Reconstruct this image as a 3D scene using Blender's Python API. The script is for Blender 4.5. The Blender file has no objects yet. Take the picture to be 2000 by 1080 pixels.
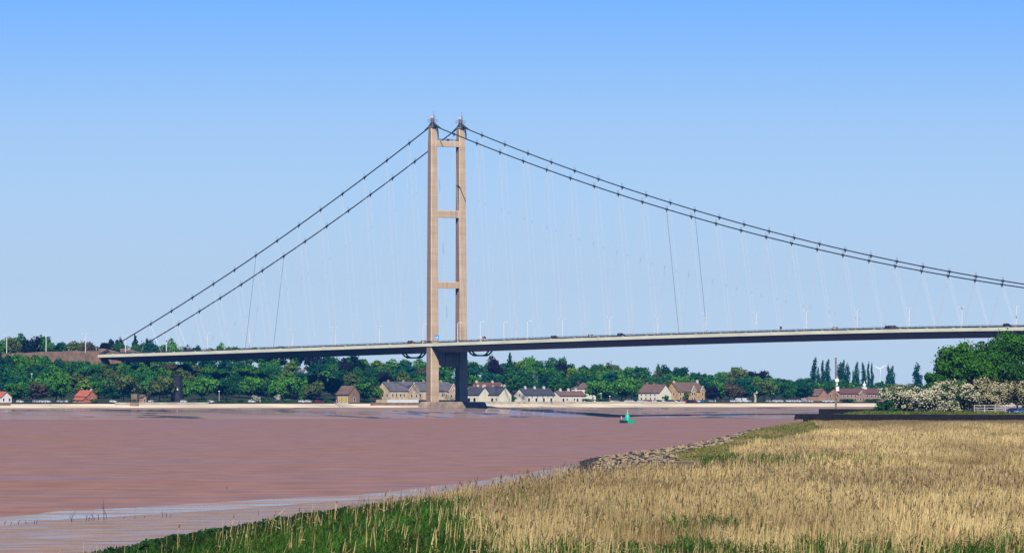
import bpy, math, random
import numpy as np

# ------------------------------------------------------------------ camera, sky, sun
SC = bpy.context.scene
COL = SC.collection
F, HZ, H = 12125.0, 775.0, 11.0          # focal length in photo pixels, horizon row, eye height (m)
cam = bpy.data.cameras.new('camera')
cam.sensor_width = 36.0
cam.lens = 36.0 * F / 2000.0
cam.shift_y = (HZ - 540.0) / 2000.0
cam.clip_start, cam.clip_end = 5.0, 30000.0
camo = bpy.data.objects.new('camera', cam)
camo.location = (0, 0, H)
camo.rotation_euler = (math.pi / 2, 0, 0)
COL.objects.link(camo)
SC.camera = camo

SUN_EL, SUN_AZ = 44.0, 179.0              # azimuth clockwise from +Y (view direction)
world = bpy.data.worlds.new('World')
SC.world = world
world.use_nodes = True
nt = world.node_tree
bg = nt.nodes['Background']
sky = nt.nodes.new('ShaderNodeTexSky')
sky.sky_type = 'NISHITA'
sky.sun_disc = False
sky.sun_elevation = math.radians(SUN_EL)
sky.sun_rotation = math.radians(SUN_AZ)
sky.air_density, sky.dust_density, sky.ozone_density = 1.0, 0.3, 2.0
tc = nt.nodes.new('ShaderNodeTexCoord')
sep = nt.nodes.new('ShaderNodeSeparateXYZ')
nt.links.new(tc.outputs['Generated'], sep.inputs[0])
mr = nt.nodes.new('ShaderNodeMapRange')
mr.inputs['From Min'].default_value, mr.inputs['From Max'].default_value = 0.0, 0.10
nt.links.new(sep.outputs['Z'], mr.inputs['Value'])
ramp = nt.nodes.new('ShaderNodeValToRGB')
nt.links.new(mr.outputs[0], ramp.inputs[0])
ramp.color_ramp.interpolation = 'LINEAR'
SKY_RAMP = [(0.0, (0.50, 0.68, 1.12)), (0.07, (0.485, 0.656, 1.075)), (0.227, (0.437, 0.574, 0.944)), (0.433, (0.369, 0.512, 0.889)), (0.631, (0.227, 0.423, 0.895)), (1.0, (0.15, 0.27, 0.58))]
el = ramp.color_ramp.elements
while len(el) < len(SKY_RAMP):
    el.new(0.5)
for e_, (p_, c_) in zip(el, SKY_RAMP):
    e_.position = p_
    e_.color = (*c_, 1)
mul = nt.nodes.new('ShaderNodeMix')
mul.data_type, mul.blend_type = 'RGBA', 'MULTIPLY'
mul.inputs['Factor'].default_value = 1.0
nt.links.new(sky.outputs[0], mul.inputs['A'])
nt.links.new(ramp.outputs[0], mul.inputs['B'])
nt.links.new(mul.outputs['Result'], bg.inputs['Color'])
bg.inputs['Strength'].default_value = 0.1177

sun = bpy.data.lights.new('sun', 'SUN')
sun.energy, sun.angle, sun.color = 5.0, math.radians(0.5), (1.0, 0.95, 0.86)
suno = bpy.data.objects.new('sun', sun)
suno.rotation_euler = (math.radians(90 - SUN_EL), 0, math.radians(180 - SUN_AZ))
COL.objects.link(suno)
SC.view_settings.view_transform = 'Standard'
SC.view_settings.look = 'None'
SC.view_settings.exposure, SC.view_settings.gamma = 0.25, 1.0
SC.cycles.max_bounces = 6
SC.cycles.diffuse_bounces = 0
SC.cycles.transparent_max_bounces = 6
SC.cycles.volume_bounces = 0

rng = np.random.default_rng(7)
R = random.Random(11)

# ------------------------------------------------------------------ frames of reference
T = np.array([-155.15 / F * 3428.0, 3428.0])     # west leg of the north tower
U = np.array([0.701, -0.713])                    # along the bridge, towards mid span
E = np.array([0.713, 0.701])                     # across the bridge, and along the far shore
V = -U                                           # inland from the far shore


def P(px, Y, z):
    return ((px - 1000) / F * Y, Y, z)


def ZY(y, Y):
    return H + (HZ - y) * Y / F


def shore(px, n):
    """Point n metres inland of the far shore in the direction of picture column px."""
    k = (px - 1000) / F
    q = (k * (T[1] + V[1] * n) - T[0] - V[0] * n) / (E[0] - k * E[1])
    p = T + E * q + V * n
    return p[0], p[1], q


def along(px, w):
    """Distance t along the bridge of the line w metres east of the west cable, in column px."""
    k = (px - 1000) / F
    return (k * (T[1] + E[1] * w) - T[0] - E[0] * w) / (U[0] - k * U[1])


def BP(t, w, z):
    p = T + U * t + E * w
    return (p[0], p[1], z)


def sm(a, b, x):
    t = np.clip((np.asarray(x, float) - a) / (b - a), 0, 1)
    return t * t * (3 - 2 * t)


# ------------------------------------------------------------------ materials
def new_mat(name):
    m = bpy.data.materials.new(name)
    m.use_nodes = True
    return m, m.node_tree, m.node_tree.nodes['Principled BSDF']


def mat(name, col, rough=0.8, var=0.25, scale=0.5, spec=0.3, stretch=(1, 1, 1), col2=None, metallic=0.0):
    """Principled surface with two octaves of colour variation in object space."""
    m, t, b = new_mat(name)
    n = t.nodes
    co = n.new('ShaderNodeTexCoord')
    mp = n.new('ShaderNodeMapping')
    mp.inputs['Scale'].default_value = stretch
    t.links.new(co.outputs['Object'], mp.inputs[0])
    no = n.new('ShaderNodeTexNoise')
    no.inputs['Scale'].default_value = scale
    no.inputs['Detail'].default_value = 6
    t.links.new(mp.outputs[0], no.inputs['Vector'])
    cr = n.new('ShaderNodeValToRGB')
    a = [c * (1 - var) for c in col]
    z = [min(1, c * (1 + var)) for c in (col2 or col)]
    cr.color_ramp.elements[0].position, cr.color_ramp.elements[1].position = 0.32, 0.68
    cr.color_ramp.elements[0].color, cr.color_ramp.elements[1].color = (*a, 1), (*z, 1)
    t.links.new(no.outputs['Fac'], cr.inputs[0])
    t.links.new(cr.outputs[0], b.inputs['Base Color'])
    b.inputs['Roughness'].default_value = rough
    b.inputs['Specular IOR Level'].default_value = spec
    b.inputs['Metallic'].default_value = metallic
    return m


def attr_mat(name, rough=0.85, spec=0.15, transl=0.0, objcol=False):
    """Colour from the point attribute Col (times the object colour); leaves let some light through."""
    m, t, b = new_mat(name)
    n = t.nodes
    at = n.new('ShaderNodeAttribute')
    at.attribute_name = 'Col'
    out = at.outputs['Color']
    if objcol:
        oi = n.new('ShaderNodeObjectInfo')
        mx = n.new('ShaderNodeMix')
        mx.data_type, mx.blend_type = 'RGBA', 'MULTIPLY'
        mx.inputs['Factor'].default_value = 1
        t.links.new(at.outputs['Color'], mx.inputs['A'])
        t.links.new(oi.outputs['Color'], mx.inputs['B'])
        out = mx.outputs['Result']
    t.links.new(out, b.inputs['Base Color'])
    b.inputs['Roughness'].default_value = rough
    b.inputs['Specular IOR Level'].default_value = spec
    if transl:
        tr = n.new('ShaderNodeBsdfTranslucent')
        t.links.new(out, tr.inputs['Color'])
        ms = n.new('ShaderNodeMixShader')
        ms.inputs[0].default_value = transl
        t.links.new(b.outputs[0], ms.inputs[1])
        t.links.new(tr.outputs[0], ms.inputs[2])
        t.links.new(ms.outputs[0], n['Material Output'].inputs['Surface'])
    return m


def objcol_mat(name, rough=0.4, spec=0.5):
    m, t, b = new_mat(name)
    oi = t.nodes.new('ShaderNodeObjectInfo')
    t.links.new(oi.outputs['Color'], b.inputs['Base Color'])
    b.inputs['Roughness'].default_value = rough
    b.inputs['Specular IOR Level'].default_value = spec
    return m


def concrete_mat(name='tower_concrete', ca=(0.44, 0.315, 0.195), cb=(0.75, 0.565, 0.38)):
    """Tower concrete: horizontal lift joints every few metres, faint vertical streaks."""
    m, t, b = new_mat(name)
    n = t.nodes
    co = n.new('ShaderNodeTexCoord')
    no = n.new('ShaderNodeTexNoise')
    no.inputs['Scale'].default_value = 0.25
    no.inputs['Detail'].default_value = 8
    mp = n.new('ShaderNodeMapping')
    mp.inputs['Scale'].default_value = (4, 4, 0.35)
    t.links.new(co.outputs['Object'], mp.inputs[0])
    t.links.new(mp.outputs[0], no.inputs['Vector'])
    wv = n.new('ShaderNodeTexWave')
    wv.wave_type, wv.bands_direction, wv.wave_profile = 'BANDS', 'Z', 'SAW'
    wv.inputs['Scale'].default_value = 0.085
    wv.inputs['Distortion'].default_value = 0.15
    t.links.new(co.outputs['Object'], wv.inputs['Vector'])
    n2 = n.new('ShaderNodeTexNoise')
    n2.inputs['Scale'].default_value = 0.12
    mp2 = n.new('ShaderNodeMapping')
    mp2.inputs['Scale'].default_value = (0.01, 0.01, 1.5)
    t.links.new(co.outputs['Object'], mp2.inputs[0])
    t.links.new(mp2.outputs[0], n2.inputs['Vector'])
    cr = n.new('ShaderNodeValToRGB')
    cr.color_ramp.elements[0].color = (*ca, 1)
    cr.color_ramp.elements[1].color = (*cb, 1)
    cr.color_ramp.elements[0].position, cr.color_ramp.elements[1].position = 0.3, 0.7
    ad = n.new('ShaderNodeMath')
    ad.operation = 'ADD'
    sc = n.new('ShaderNodeMath')
    sc.operation = 'MULTIPLY'
    sc.inputs[1].default_value = 0.5
    t.links.new(no.outputs['Fac'], ad.inputs[0])
    t.links.new(n2.outputs['Fac'], ad.inputs[1])
    t.links.new(ad.outputs[0], sc.inputs[0])
    t.links.new(sc.outputs[0], cr.inputs[0])
    jn = n.new('ShaderNodeMath')
    jn.operation = 'GREATER_THAN'
    jn.inputs[1].default_value = 0.9
    t.links.new(wv.outputs['Fac'], jn.inputs[0])
    mx = n.new('ShaderNodeMix')
    mx.data_type, mx.blend_type = 'RGBA', 'MULTIPLY'
    t.links.new(jn.outputs[0], mx.inputs['Factor'])
    t.links.new(cr.outputs[0], mx.inputs['A'])
    mx.inputs['B'].default_value = (0.90, 0.885, 0.87, 1)
    t.links.new(mx.outputs['Result'], b.inputs['Base Color'])
    b.inputs['Roughness'].default_value = 0.85
    b.inputs['Specular IOR Level'].default_value = 0.2
    return m


def wet_mat(name, c1, c2, scale, gloss_lo, gloss_hi, g_rough, gpos=(0.4, 0.65), bump=0.0, gscale=None, extra=None):
    """Silty water or wet mud: matt silt colour, with noise-driven patches that mirror the sky."""
    m, t, b = new_mat(name)
    n = t.nodes
    n.remove(b)
    co = n.new('ShaderNodeTexCoord')
    mp = n.new('ShaderNodeMapping')
    mp.inputs['Scale'].default_value = scale
    t.links.new(co.outputs['Object'], mp.inputs[0])
    no = n.new('ShaderNodeTexNoise')
    no.inputs['Scale'].default_value = 1.0
    no.inputs['Detail'].default_value = 8
    no.inputs['Roughness'].default_value = 0.6
    t.links.new(mp.outputs[0], no.inputs['Vector'])
    cr = n.new('ShaderNodeValToRGB')
    cr.color_ramp.elements[0].position, cr.color_ramp.elements[1].position = 0.33, 0.67
    cr.color_ramp.elements[0].color, cr.color_ramp.elements[1].color = (*c1, 1), (*c2, 1)
    t.links.new(no.outputs['Fac'], cr.inputs[0])
    mp2 = n.new('ShaderNodeMapping')
    mp2.inputs['Scale'].default_value = gscale or scale
    mp2.inputs['Location'].default_value = (3.3, 8.1, 0)
    t.links.new(co.outputs['Object'], mp2.inputs[0])
    n2 = n.new('ShaderNodeTexNoise')
    n2.inputs['Scale'].default_value = 1.0
    n2.inputs['Detail'].default_value = 7
    n2.inputs['Roughness'].default_value = 0.62
    t.links.new(mp2.outputs[0], n2.inputs['Vector'])
    g = n.new('ShaderNodeMapRange')
    g.inputs['From Min'].default_value, g.inputs['From Max'].default_value = gpos
    g.inputs['To Min'].default_value, g.inputs['To Max'].default_value = gloss_lo, gloss_hi
    t.links.new(n2.outputs['Fac'], g.inputs['Value'])
    df = n.new('ShaderNodeBsdfDiffuse')
    t.links.new(cr.outputs[0], df.inputs['Color'])
    gl = n.new('ShaderNodeBsdfGlossy')
    gl.inputs['Roughness'].default_value = g_rough
    gl.inputs['Color'].default_value = (0.92, 0.92, 0.95, 1)
    ms = n.new('ShaderNodeMixShader')
    t.links.new(g.outputs[0], ms.inputs[0])
    t.links.new(df.outputs[0], ms.inputs[1])
    t.links.new(gl.outputs[0], ms.inputs[2])
    t.links.new(ms.outputs[0], n['Material Output'].inputs['Surface'])
    if extra:
        extra(t, n, co, g, ms, cr, df)
    return m


CONC = concrete_mat()
CONC_DARK = concrete_mat('darker_concrete', (0.23, 0.15, 0.115), (0.32, 0.22, 0.17))
M = dict(
    pier=mat('pier_concrete', (0.30, 0.22, 0.16), 0.9, 0.3, 0.3),
    steel=mat('dark_cable_steel', (0.030, 0.038, 0.050), 0.6, 0.2, 0.5),
    saddle=mat('saddle_steel', (0.050, 0.062, 0.075), 0.6, 0.2, 0.5),
    hang=mat('white_hanger_wire', (0.72, 0.72, 0.74), 0.5, 0.1, 0.5),
    dhang=mat('dark_hanger_wire', (0.10, 0.10, 0.11), 0.5, 0.1, 0.5),
    fascia=mat('cream_fascia_paint', (0.72, 0.70, 0.52), 0.6, 0.12, 0.08, stretch=(1, 1, 6)),
    box=mat('deck_steel', (0.30, 0.265, 0.26), 0.6, 0.18, 0.06),
    rail=mat('dark_rail', (0.045, 0.045, 0.05), 0.7, 0.2, 1),
    asphalt=mat('asphalt', (0.05, 0.05, 0.05), 0.9, 0.2, 0.2),
    white=mat('white_paint', (0.80, 0.80, 0.78), 0.6, 0.08, 0.4),
    lampgrey=mat('pale_lamp_steel', (0.72, 0.72, 0.72), 0.5, 0.08, 0.4),
    red=mat('red_paint', (0.42, 0.20, 0.17), 0.6, 0.1, 0.4),
    blue=mat('sign_blue', (0.02, 0.22, 0.62), 0.5, 0.05, 0.4),
    gantry=mat('gantry_steel', (0.05, 0.05, 0.055), 0.6, 0.2, 0.4),
    stone=mat('pale_stone_wall', (0.60, 0.46, 0.30), 0.9, 0.22, 0.5),
    tan=mat('tan_stone_wall', (0.55, 0.37, 0.17), 0.9, 0.25, 0.5),
    cream=mat('cream_render', (0.78, 0.71, 0.55), 0.8, 0.08, 0.3),
    render=mat('white_render', (0.80, 0.76, 0.68), 0.8, 0.08, 0.3),
    pink=mat('greyish_render', (0.62, 0.58, 0.56), 0.8, 0.12, 0.3),
    brick=mat('red_brick', (0.42, 0.16, 0.09), 0.9, 0.25, 0.6),
    pbrick=mat('pale_brick', (0.40, 0.235, 0.155), 0.9, 0.25, 0.5),
    yellow=mat('yellow_boards', (0.62, 0.45, 0.05), 0.8, 0.15, 0.5),
    slate=mat('grey_slate', (0.115, 0.11, 0.125), 0.8, 0.25, 0.7),
    dslate=mat('dark_slate', (0.055, 0.06, 0.078), 0.8, 0.25, 0.7),
    bslate=mat('brown_tile', (0.15, 0.095, 0.08), 0.85, 0.25, 0.7),
    redtile=mat('red_tile', (0.135, 0.066, 0.056), 0.85, 0.25, 0.8),
    orangetile=mat('orange_tile', (0.40, 0.12, 0.07), 0.85, 0.25, 0.8),
    pane=mat('dark_glass', (0.02, 0.025, 0.035), 0.2, 0.2, 1, spec=0.5),
    black=mat('black_tar', (0.012, 0.012, 0.016), 0.8, 0.3, 0.6),
    mill=mat('black_mill_brick', (0.016, 0.018, 0.026), 0.7, 0.25, 0.5),
    timber=mat('tarred_timber', (0.008, 0.007, 0.007), 0.9, 0.4, 0.8),
    wood=mat('weathered_wood', (0.20, 0.15, 0.10), 0.9, 0.3, 1.0),
    bark=mat('bark', (0.065, 0.05, 0.038), 0.95, 0.35, 1.2),
    seawall=mat('pale_sea_wall', (0.56, 0.49, 0.36), 0.9, 0.18, 0.15),
    brownwall=mat('brown_concrete', (0.27, 0.175, 0.125), 0.9, 0.22, 0.3),
    rubber=mat('rubber', (0.015, 0.015, 0.015), 0.9, 0.1, 1),
    rock=mat('pale_rock', (0.26, 0.195, 0.115), 0.95, 0.55, 0.9),
    wetrock=mat('dark_wet_rock', (0.035, 0.032, 0.03), 0.6, 0.4, 1.6),
    bgreen=mat('buoy_green', (0.01, 0.42, 0.25), 0.45, 0.12, 0.6, spec=0.5),
    dgreen=mat('buoy_dark_hull', (0.008, 0.05, 0.06), 0.5, 0.2, 0.6),
    grassy=mat('short_grass', (0.085, 0.12, 0.022), 0.95, 0.45, 0.12, col2=(0.12, 0.13, 0.03)),
    fence=mat('bleached_wood', (0.50, 0.46, 0.38), 0.9, 0.25, 0.8),
    skin=mat('skin', (0.45, 0.28, 0.2), 0.7, 0.05, 1),
    cloth=objcol_mat('cloth', 0.9, 0.1),
    paint=objcol_mat('car_paint', 0.25, 0.5),
    grass=attr_mat('blade', 0.8, 0.2, 0.25),
    leaf=attr_mat('leaf', 0.75, 0.12, 0.12, objcol=True),
    blossom=attr_mat('blossom_petal', 0.8, 0.1, 0.2),
    turbine=mat('turbine_white', (0.75, 0.76, 0.78), 0.5, 0.05, 0.5),
)


# ------------------------------------------------------------------ mesh helpers
def link(name, me, parent=None, m=None):
    o = bpy.data.objects.new(name, me)
    COL.objects.link(o)
    if parent is not None:
        o.parent = parent
    if m is not None and me is not None and not me.materials:
        for x in (m if isinstance(m, (list, tuple)) else [m]):
            me.materials.append(x)
    return o


def tag(o, label=None, cat=None, group=None, kind=None):
    if label:
        o['label'] = label
    if cat:
        o['category'] = cat
    if group:
        o['group'] = group
    if kind:
        o['kind'] = kind
    return o


def empty(name, loc, rz=0.0, label=None, cat=None, group=None):
    o = bpy.data.objects.new(name, None)
    o.location, o.rotation_euler = loc, (0, 0, rz)
    o.empty_display_size = 1
    COL.objects.link(o)
    return tag(o, label, cat, group)


def copy_tree(o, parent=None):
    c = o.copy()
    COL.objects.link(c)
    if parent is not None:
        c.parent = parent
    for ch in o.children:
        copy_tree(ch, c)
    return c


class MB:
    def __init__(self):
        self.v, self.f, self.mi, self.cur = [], [], [], 0

    def mat(self, i):
        self.cur = i
        return self

    def add(self, vs, fs):
        b = len(self.v)
        self.v += [tuple(map(float, p)) for p in vs]
        for f in fs:
            self.f.append([b + i for i in f])
            self.mi.append(self.cur)
        return self

    def box(self, x0, x1, y0, y1, z0, z1):
        vs = [(x, y, z) for z in (z0, z1) for y in (y0, y1) for x in (x0, x1)]
        return self.add(vs, [(0, 2, 3, 1), (4, 5, 7, 6), (0, 1, 5, 4), (2, 6, 7, 3), (0, 4, 6, 2), (1, 3, 7, 5)])

    def tube(self, p, q, r0, r1=None, n=6, caps=True):
        r1 = r0 if r1 is None else r1
        p, q = np.array(p, float), np.array(q, float)
        d = q - p
        d /= np.linalg.norm(d) + 1e-9
        a = np.cross(d, (0, 0, 1) if abs(d[2]) < 0.9 else (1, 0, 0))
        a /= np.linalg.norm(a)
        b = np.cross(d, a)
        vs = []
        for c, r in ((p, r0), (q, r1)):
            for i in range(n):
                t = 2 * math.pi * i / n
                vs.append(c + (a * math.cos(t) + b * math.sin(t)) * r)
        fs = [(i, (i + 1) % n, n + (i + 1) % n, n + i) for i in range(n)]
        if caps:
            fs += [tuple(range(n - 1, -1, -1)), tuple(range(n, 2 * n))]
        return self.add(vs, fs)

    def path(self, pts, rad, n=6):
        """One continuous tube through pts."""
        pts = [np.array(p, float) for p in pts]
        rad = rad if hasattr(rad, '__len__') else [rad] * len(pts)
        vs = []
        for i, p in enumerate(pts):
            d = pts[min(i + 1, len(pts) - 1)] - pts[max(i - 1, 0)]
            d /= np.linalg.norm(d) + 1e-9
            a = np.cross(d, (0, 0, 1) if abs(d[2]) < 0.95 else (1, 0, 0))
            a /= np.linalg.norm(a)
            b = np.cross(d, a)
            vs += [p + (a * math.cos(2 * math.pi * k / n) + b * math.sin(2 * math.pi * k / n)) * rad[i] for k in range(n)]
        fs = []
        for i in range(len(pts) - 1):
            fs += [(i * n + k, i * n + (k + 1) % n, (i + 1) * n + (k + 1) % n, (i + 1) * n + k) for k in range(n)]
        m = (len(pts) - 1) * n
        fs += [tuple(range(n - 1, -1, -1)), tuple(range(m, m + n))]
        return self.add(vs, fs)

    def lathe(self, prof, c=(0, 0), n=16):
        vs = []
        for r, z in prof:
            vs += [(c[0] + r * math.cos(2 * math.pi * k / n), c[1] + r * math.sin(2 * math.pi * k / n), z) for k in range(n)]
        fs = []
        for i in range(len(prof) - 1):
            fs += [(i * n + k, i * n + (k + 1) % n, (i + 1) * n + (k + 1) % n, (i + 1) * n + k) for k in range(n)]
        m = (len(prof) - 1) * n
        fs += [tuple(range(n - 1, -1, -1)), tuple(range(m, m + n))]
        return self.add(vs, fs)

    def loft(self, rings, caps=True):
        n = len(rings[0])
        vs = [p for r in rings for p in r]
        fs = []
        for i in range(len(rings) - 1):
            fs += [(i * n + k, i * n + (k + 1) % n, (i + 1) * n + (k + 1) % n, (i + 1) * n + k) for k in range(n)]
        if caps:
            m = (len(rings) - 1) * n
            fs += [tuple(range(n - 1, -1, -1)), tuple(range(m, m + n))]
        return self.add(vs, fs)

    def prism(self, poly, y0, y1):
        """Polygon of (x, z) extruded along y."""
        n = len(poly)
        vs = [(x, y0, z) for x, z in poly] + [(x, y1, z) for x, z in poly]
        fs = [(i, (i + 1) % n, n + (i + 1) % n, n + i) for i in range(n)]
        fs += [tuple(range(n - 1, -1, -1)), tuple(range(n, 2 * n))]
        return self.add(vs, fs)

    def mesh(self, name, mats=None, smooth=False):
        me = bpy.data.meshes.new(name)
        me.from_pydata(self.v, [], self.f)
        if mats is not None:
            for m in (mats if isinstance(mats, (list, tuple)) else [mats]):
                me.materials.append(m)
            me.polygons.foreach_set('material_index', self.mi)
        if smooth:
            me.polygons.foreach_set('use_smooth', [True] * len(self.f))
        import bmesh
        bm = bmesh.new()
        bm.from_mesh(me)
        bmesh.ops.recalc_face_normals(bm, faces=bm.faces)
        bm.to_mesh(me)
        bm.free()
        me.update()
        return me

    def obj(self, name, mats, parent=None, smooth=False):
        return link(name, self.mesh(name, mats, smooth), parent)


def quad_mesh(name, verts, quads, cols, m):
    """Fast mesh from numpy arrays; cols is one colour per vertex."""
    me = bpy.data.meshes.new(name)
    nv, nq = len(verts), len(quads)
    me.vertices.add(nv)
    me.vertices.foreach_set('co', np.ascontiguousarray(verts, np.float32).ravel())
    me.loops.add(nq * 4)
    me.loops.foreach_set('vertex_index', np.ascontiguousarray(quads, np.int32).ravel())
    me.polygons.add(nq)
    me.polygons.foreach_set('loop_start', np.arange(0, nq * 4, 4, dtype=np.int32))
    me.polygons.foreach_set('loop_total', np.full(nq, 4, np.int32))
    me.materials.append(m)
    if cols is not None:
        a = me.attributes.new('Col', 'FLOAT_COLOR', 'POINT')
        c = np.ones((nv, 4), np.float32)
        c[:, :3] = cols
        a.data.foreach_set('color', c.ravel())
    me.update(calc_edges=True)
    return me


def grid_mesh(name, X, Y, Z, m, smooth=True):
    a, b = X.shape
    v = np.stack([X, Y, Z], -1).reshape(-1, 3)
    i = np.arange(a * b).reshape(a, b)
    q = np.stack([i[:-1, :-1], i[:-1, 1:], i[1:, 1:], i[1:, :-1]], -1).reshape(-1, 4)
    me = quad_mesh(name, v, q, None, m)
    if smooth:
        me.polygons.foreach_set('use_smooth', [True] * len(q))
    return me


def vnoise(x, y, seed=0):
    """Smooth 2-D value noise in 0..1."""
    xi, yi = np.floor(x).astype(int), np.floor(y).astype(int)
    fx, fy = x - xi, y - yi
    fx, fy = fx * fx * (3 - 2 * fx), fy * fy * (3 - 2 * fy)

    def h(a, b):
        n = (a * 374761393 + b * 668265263 + seed * 974711) & 0x7fffffff
        n = ((n ^ (n >> 13)) * 1274126177) & 0x7fffffff
        return ((n ^ (n >> 16)) & 0xffff) / 65535.0
    return (h(xi, yi) * (1 - fx) + h(xi + 1, yi) * fx) * (1 - fy) + (h(xi, yi + 1) * (1 - fx) + h(xi + 1, yi + 1) * fx) * fy


# ------------------------------------------------------------------ far bank terrain
PXQ = np.array([-400, 0, 400, 600, 760, 960, 1100, 1300, 1500, 1600, 1800, 2300])
HHV = np.array([23, 23, 22, 18, 14.5, 14.5, 12.5, 9.5, 6.5, 4.0, 2.0, 2.0])
QQ = np.array([shore(p, 0)[2] for p in PXQ])


def zfar(q, n):
    q, n = np.broadcast_arrays(np.asarray(q, float), np.asarray(n, float))
    x = T[0] + E[0] * q + V[0] * n
    y = T[1] + E[1] * q + V[1] * n
    hh = np.interp(1000 + F * x / np.maximum(y, 500), PXQ, HHV)      # the land falls from the left towards the right
    pxn = 1000 + F * x / np.maximum(y, 500)
    ne = np.interp(pxn, [0, 700, 860, 1210, 1400, 1620], [172, 172, 116, 116, 250, 400])   # width of the tidal flat
    n = np.where(n < 0, n * 172.0 / ne, n)
    z = np.interp(n, [-420, -260, -172, -40, 0, 24, 30, 90], [-4.0, -1.6, -0.1, 4.35, 5.3, 7.3, 7.9, 8.4])
    return z + hh * np.clip((n - 90) / 360, 0, 1) ** 1.1


def fz(px, n):
    x, y, q = shore(px, n)
    return float(zfar(q, n))


def far_grid(name, ns, m, kind='structure', wob=0.0):
    qs = np.arange(-900, 1500, 8.0)
    Q, N = np.meshgrid(qs, np.array(ns, float), indexing='ij')
    X = T[0] + E[0] * Q + V[0] * N
    Y = T[1] + E[1] * Q + V[1] * N
    Z = zfar(Q, N)
    if wob:
        Z = Z + (vnoise(Q / 25, N / 18, 3) - 0.5) * wob * (N > ns[0]) * (N < ns[-1])
    return tag(link(name, grid_mesh(name, X, Y, Z, m)), kind=kind)


def mud_weed(t, n, co, g, ms, cr, df):
    """Dark patches of weed lying on the mud."""
    mp = n.new('ShaderNodeMapping')
    mp.inputs['Rotation'].default_value = (0, 0, math.radians(-44))
    mp.inputs['Scale'].default_value = (0.022, 0.012, 0.02)
    t.links.new(co.outputs['Object'], mp.inputs[0])
    no = n.new('ShaderNodeTexNoise')
    no.inputs['Scale'].default_value = 1.0
    no.inputs['Detail'].default_value = 9
    no.inputs['Roughness'].default_value = 0.65
    t.links.new(mp.outputs[0], no.inputs['Vector'])
    r = n.new('ShaderNodeMapRange')
    r.inputs['From Min'].default_value, r.inputs['From Max'].default_value = 0.55, 0.60
    t.links.new(no.outputs['Fac'], r.inputs['Value'])
    mx = n.new('ShaderNodeMix')
    mx.data_type = 'RGBA'
    t.links.new(r.outputs[0], mx.inputs['Factor'])
    t.links.new(cr.outputs[0], mx.inputs['A'])
    mx.inputs['B'].default_value = (0.075, 0.07, 0.075, 1)
    t.links.new(mx.outputs['Result'], df.inputs['Color'])


water_m = wet_mat('silty_water', (0.222, 0.121, 0.092), (0.312, 0.170, 0.134), (0.13, 0.07, 0.02), 0.05, 0.25, 0.32, (0.45, 0.62), gscale=(0.015, 0.022, 0.02))
farmud_m = wet_mat('far_mud', (0.23, 0.165, 0.15), (0.30, 0.215, 0.195), (0.012, 0.012, 0.02), 0.04, 0.42, 0.06, (0.45, 0.62), gscale=(0.006, 0.008, 0.02), extra=mud_weed)
nearmud_m = wet_mat('near_mud', (0.20, 0.125, 0.098), (0.35, 0.235, 0.18), (0.16, 0.30, 0.1), 0.03, 0.50, 0.10, (0.44, 0.64), gscale=(0.11, 0.20, 0.1))
wetline_m = wet_mat('wet_mud_film', (0.26, 0.175, 0.155), (0.33, 0.24, 0.22), (0.12, 0.2, 0.1), 0.02, 0.85, 0.05, (0.46, 0.59), gscale=(0.05, 0.10, 0.1))
sand_m = mat('beach_sand', (0.62, 0.51, 0.34), 0.95, 0.16, 0.03, col2=(0.72, 0.60, 0.42), stretch=(1, 1, 6))
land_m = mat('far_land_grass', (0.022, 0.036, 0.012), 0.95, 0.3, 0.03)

W = 14000.0
water = quad_mesh('water', np.array([(-W, -200, 0), (W, -200, 0), (W, 16000, 0), (-W, 16000, 0)]), np.array([(0, 1, 2, 3)]), None, water_m)
tag(link('water', water), kind='structure')
far_grid('mudflat', list(np.arange(-520, 1, 10.0)), farmud_m, wob=0.5)
far_grid('beach', [0, 6, 12, 18, 24], sand_m, wob=0.6)
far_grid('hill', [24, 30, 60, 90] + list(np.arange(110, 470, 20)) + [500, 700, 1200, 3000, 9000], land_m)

# ------------------------------------------------------------------ near bank terrain
SY = np.array([100, 250, 340, 395, 490, 614, 700, 880, 1042, 1212, 1607, 1700, 1760, 1900, 1960, 2100, 2500, 3200])
SX = np.array([-34, -31, -29, -25, -18.5, -2.5, 5, 10.5, 13, 30, 60, 77, 82, 93, 106, 160, 300, 600])


def xs(Y):
    return np.interp(Y, SY, SX)


WALL_Y = 1700.0


def zg(X, Y):
    X, Y = np.broadcast_arrays(np.asarray(X, float), np.asarray(Y, float))
    d = X - xs(Y)
    marsh = np.interp(d, [-12, -3, 0, 3, 8, 14], [-1.0, -0.2, 0.35, 1.0, 1.45, 1.6])
    rise = sm(1180, 1690, Y) * np.interp(d, [-3, 0, 18], [0, 0.9, 2.9])
    top = sm(1701, 1703, Y) * np.interp(d, [-6, -1, 3], [0, 0, 1.75])
    mound = 1.1 * np.exp(-((Y - 1420) / 170) ** 2) * np.exp(-((d - 14) / 7) ** 2)
    return marsh + rise + top + mound + (vnoise(X / 3, Y / 9, 5) - 0.5) * 0.25 * (d > 1)


ground_m = mat('marsh_soil', (0.16, 0.115, 0.055), 0.95, 0.35, 0.06, col2=(0.19, 0.14, 0.065))
D_ = np.concatenate([[-12, -6, -3, -1, 0, 1.5, 3, 5, 8, 11, 14, 18, 23], np.linspace(30, 420, 30)])
Y_ = np.concatenate([np.arange(120, 1696, 8.0), [1696, 1700.5, 1701, 1702, 1703, 1706], np.arange(1714, 2500, 16.0)])
YY, DD = np.meshgrid(Y_, D_, indexing='ij')
XX = xs(YY) + DD
tag(link('ground', grid_mesh('ground', XX, YY, zg(XX, YY), ground_m)), kind='structure')

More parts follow.
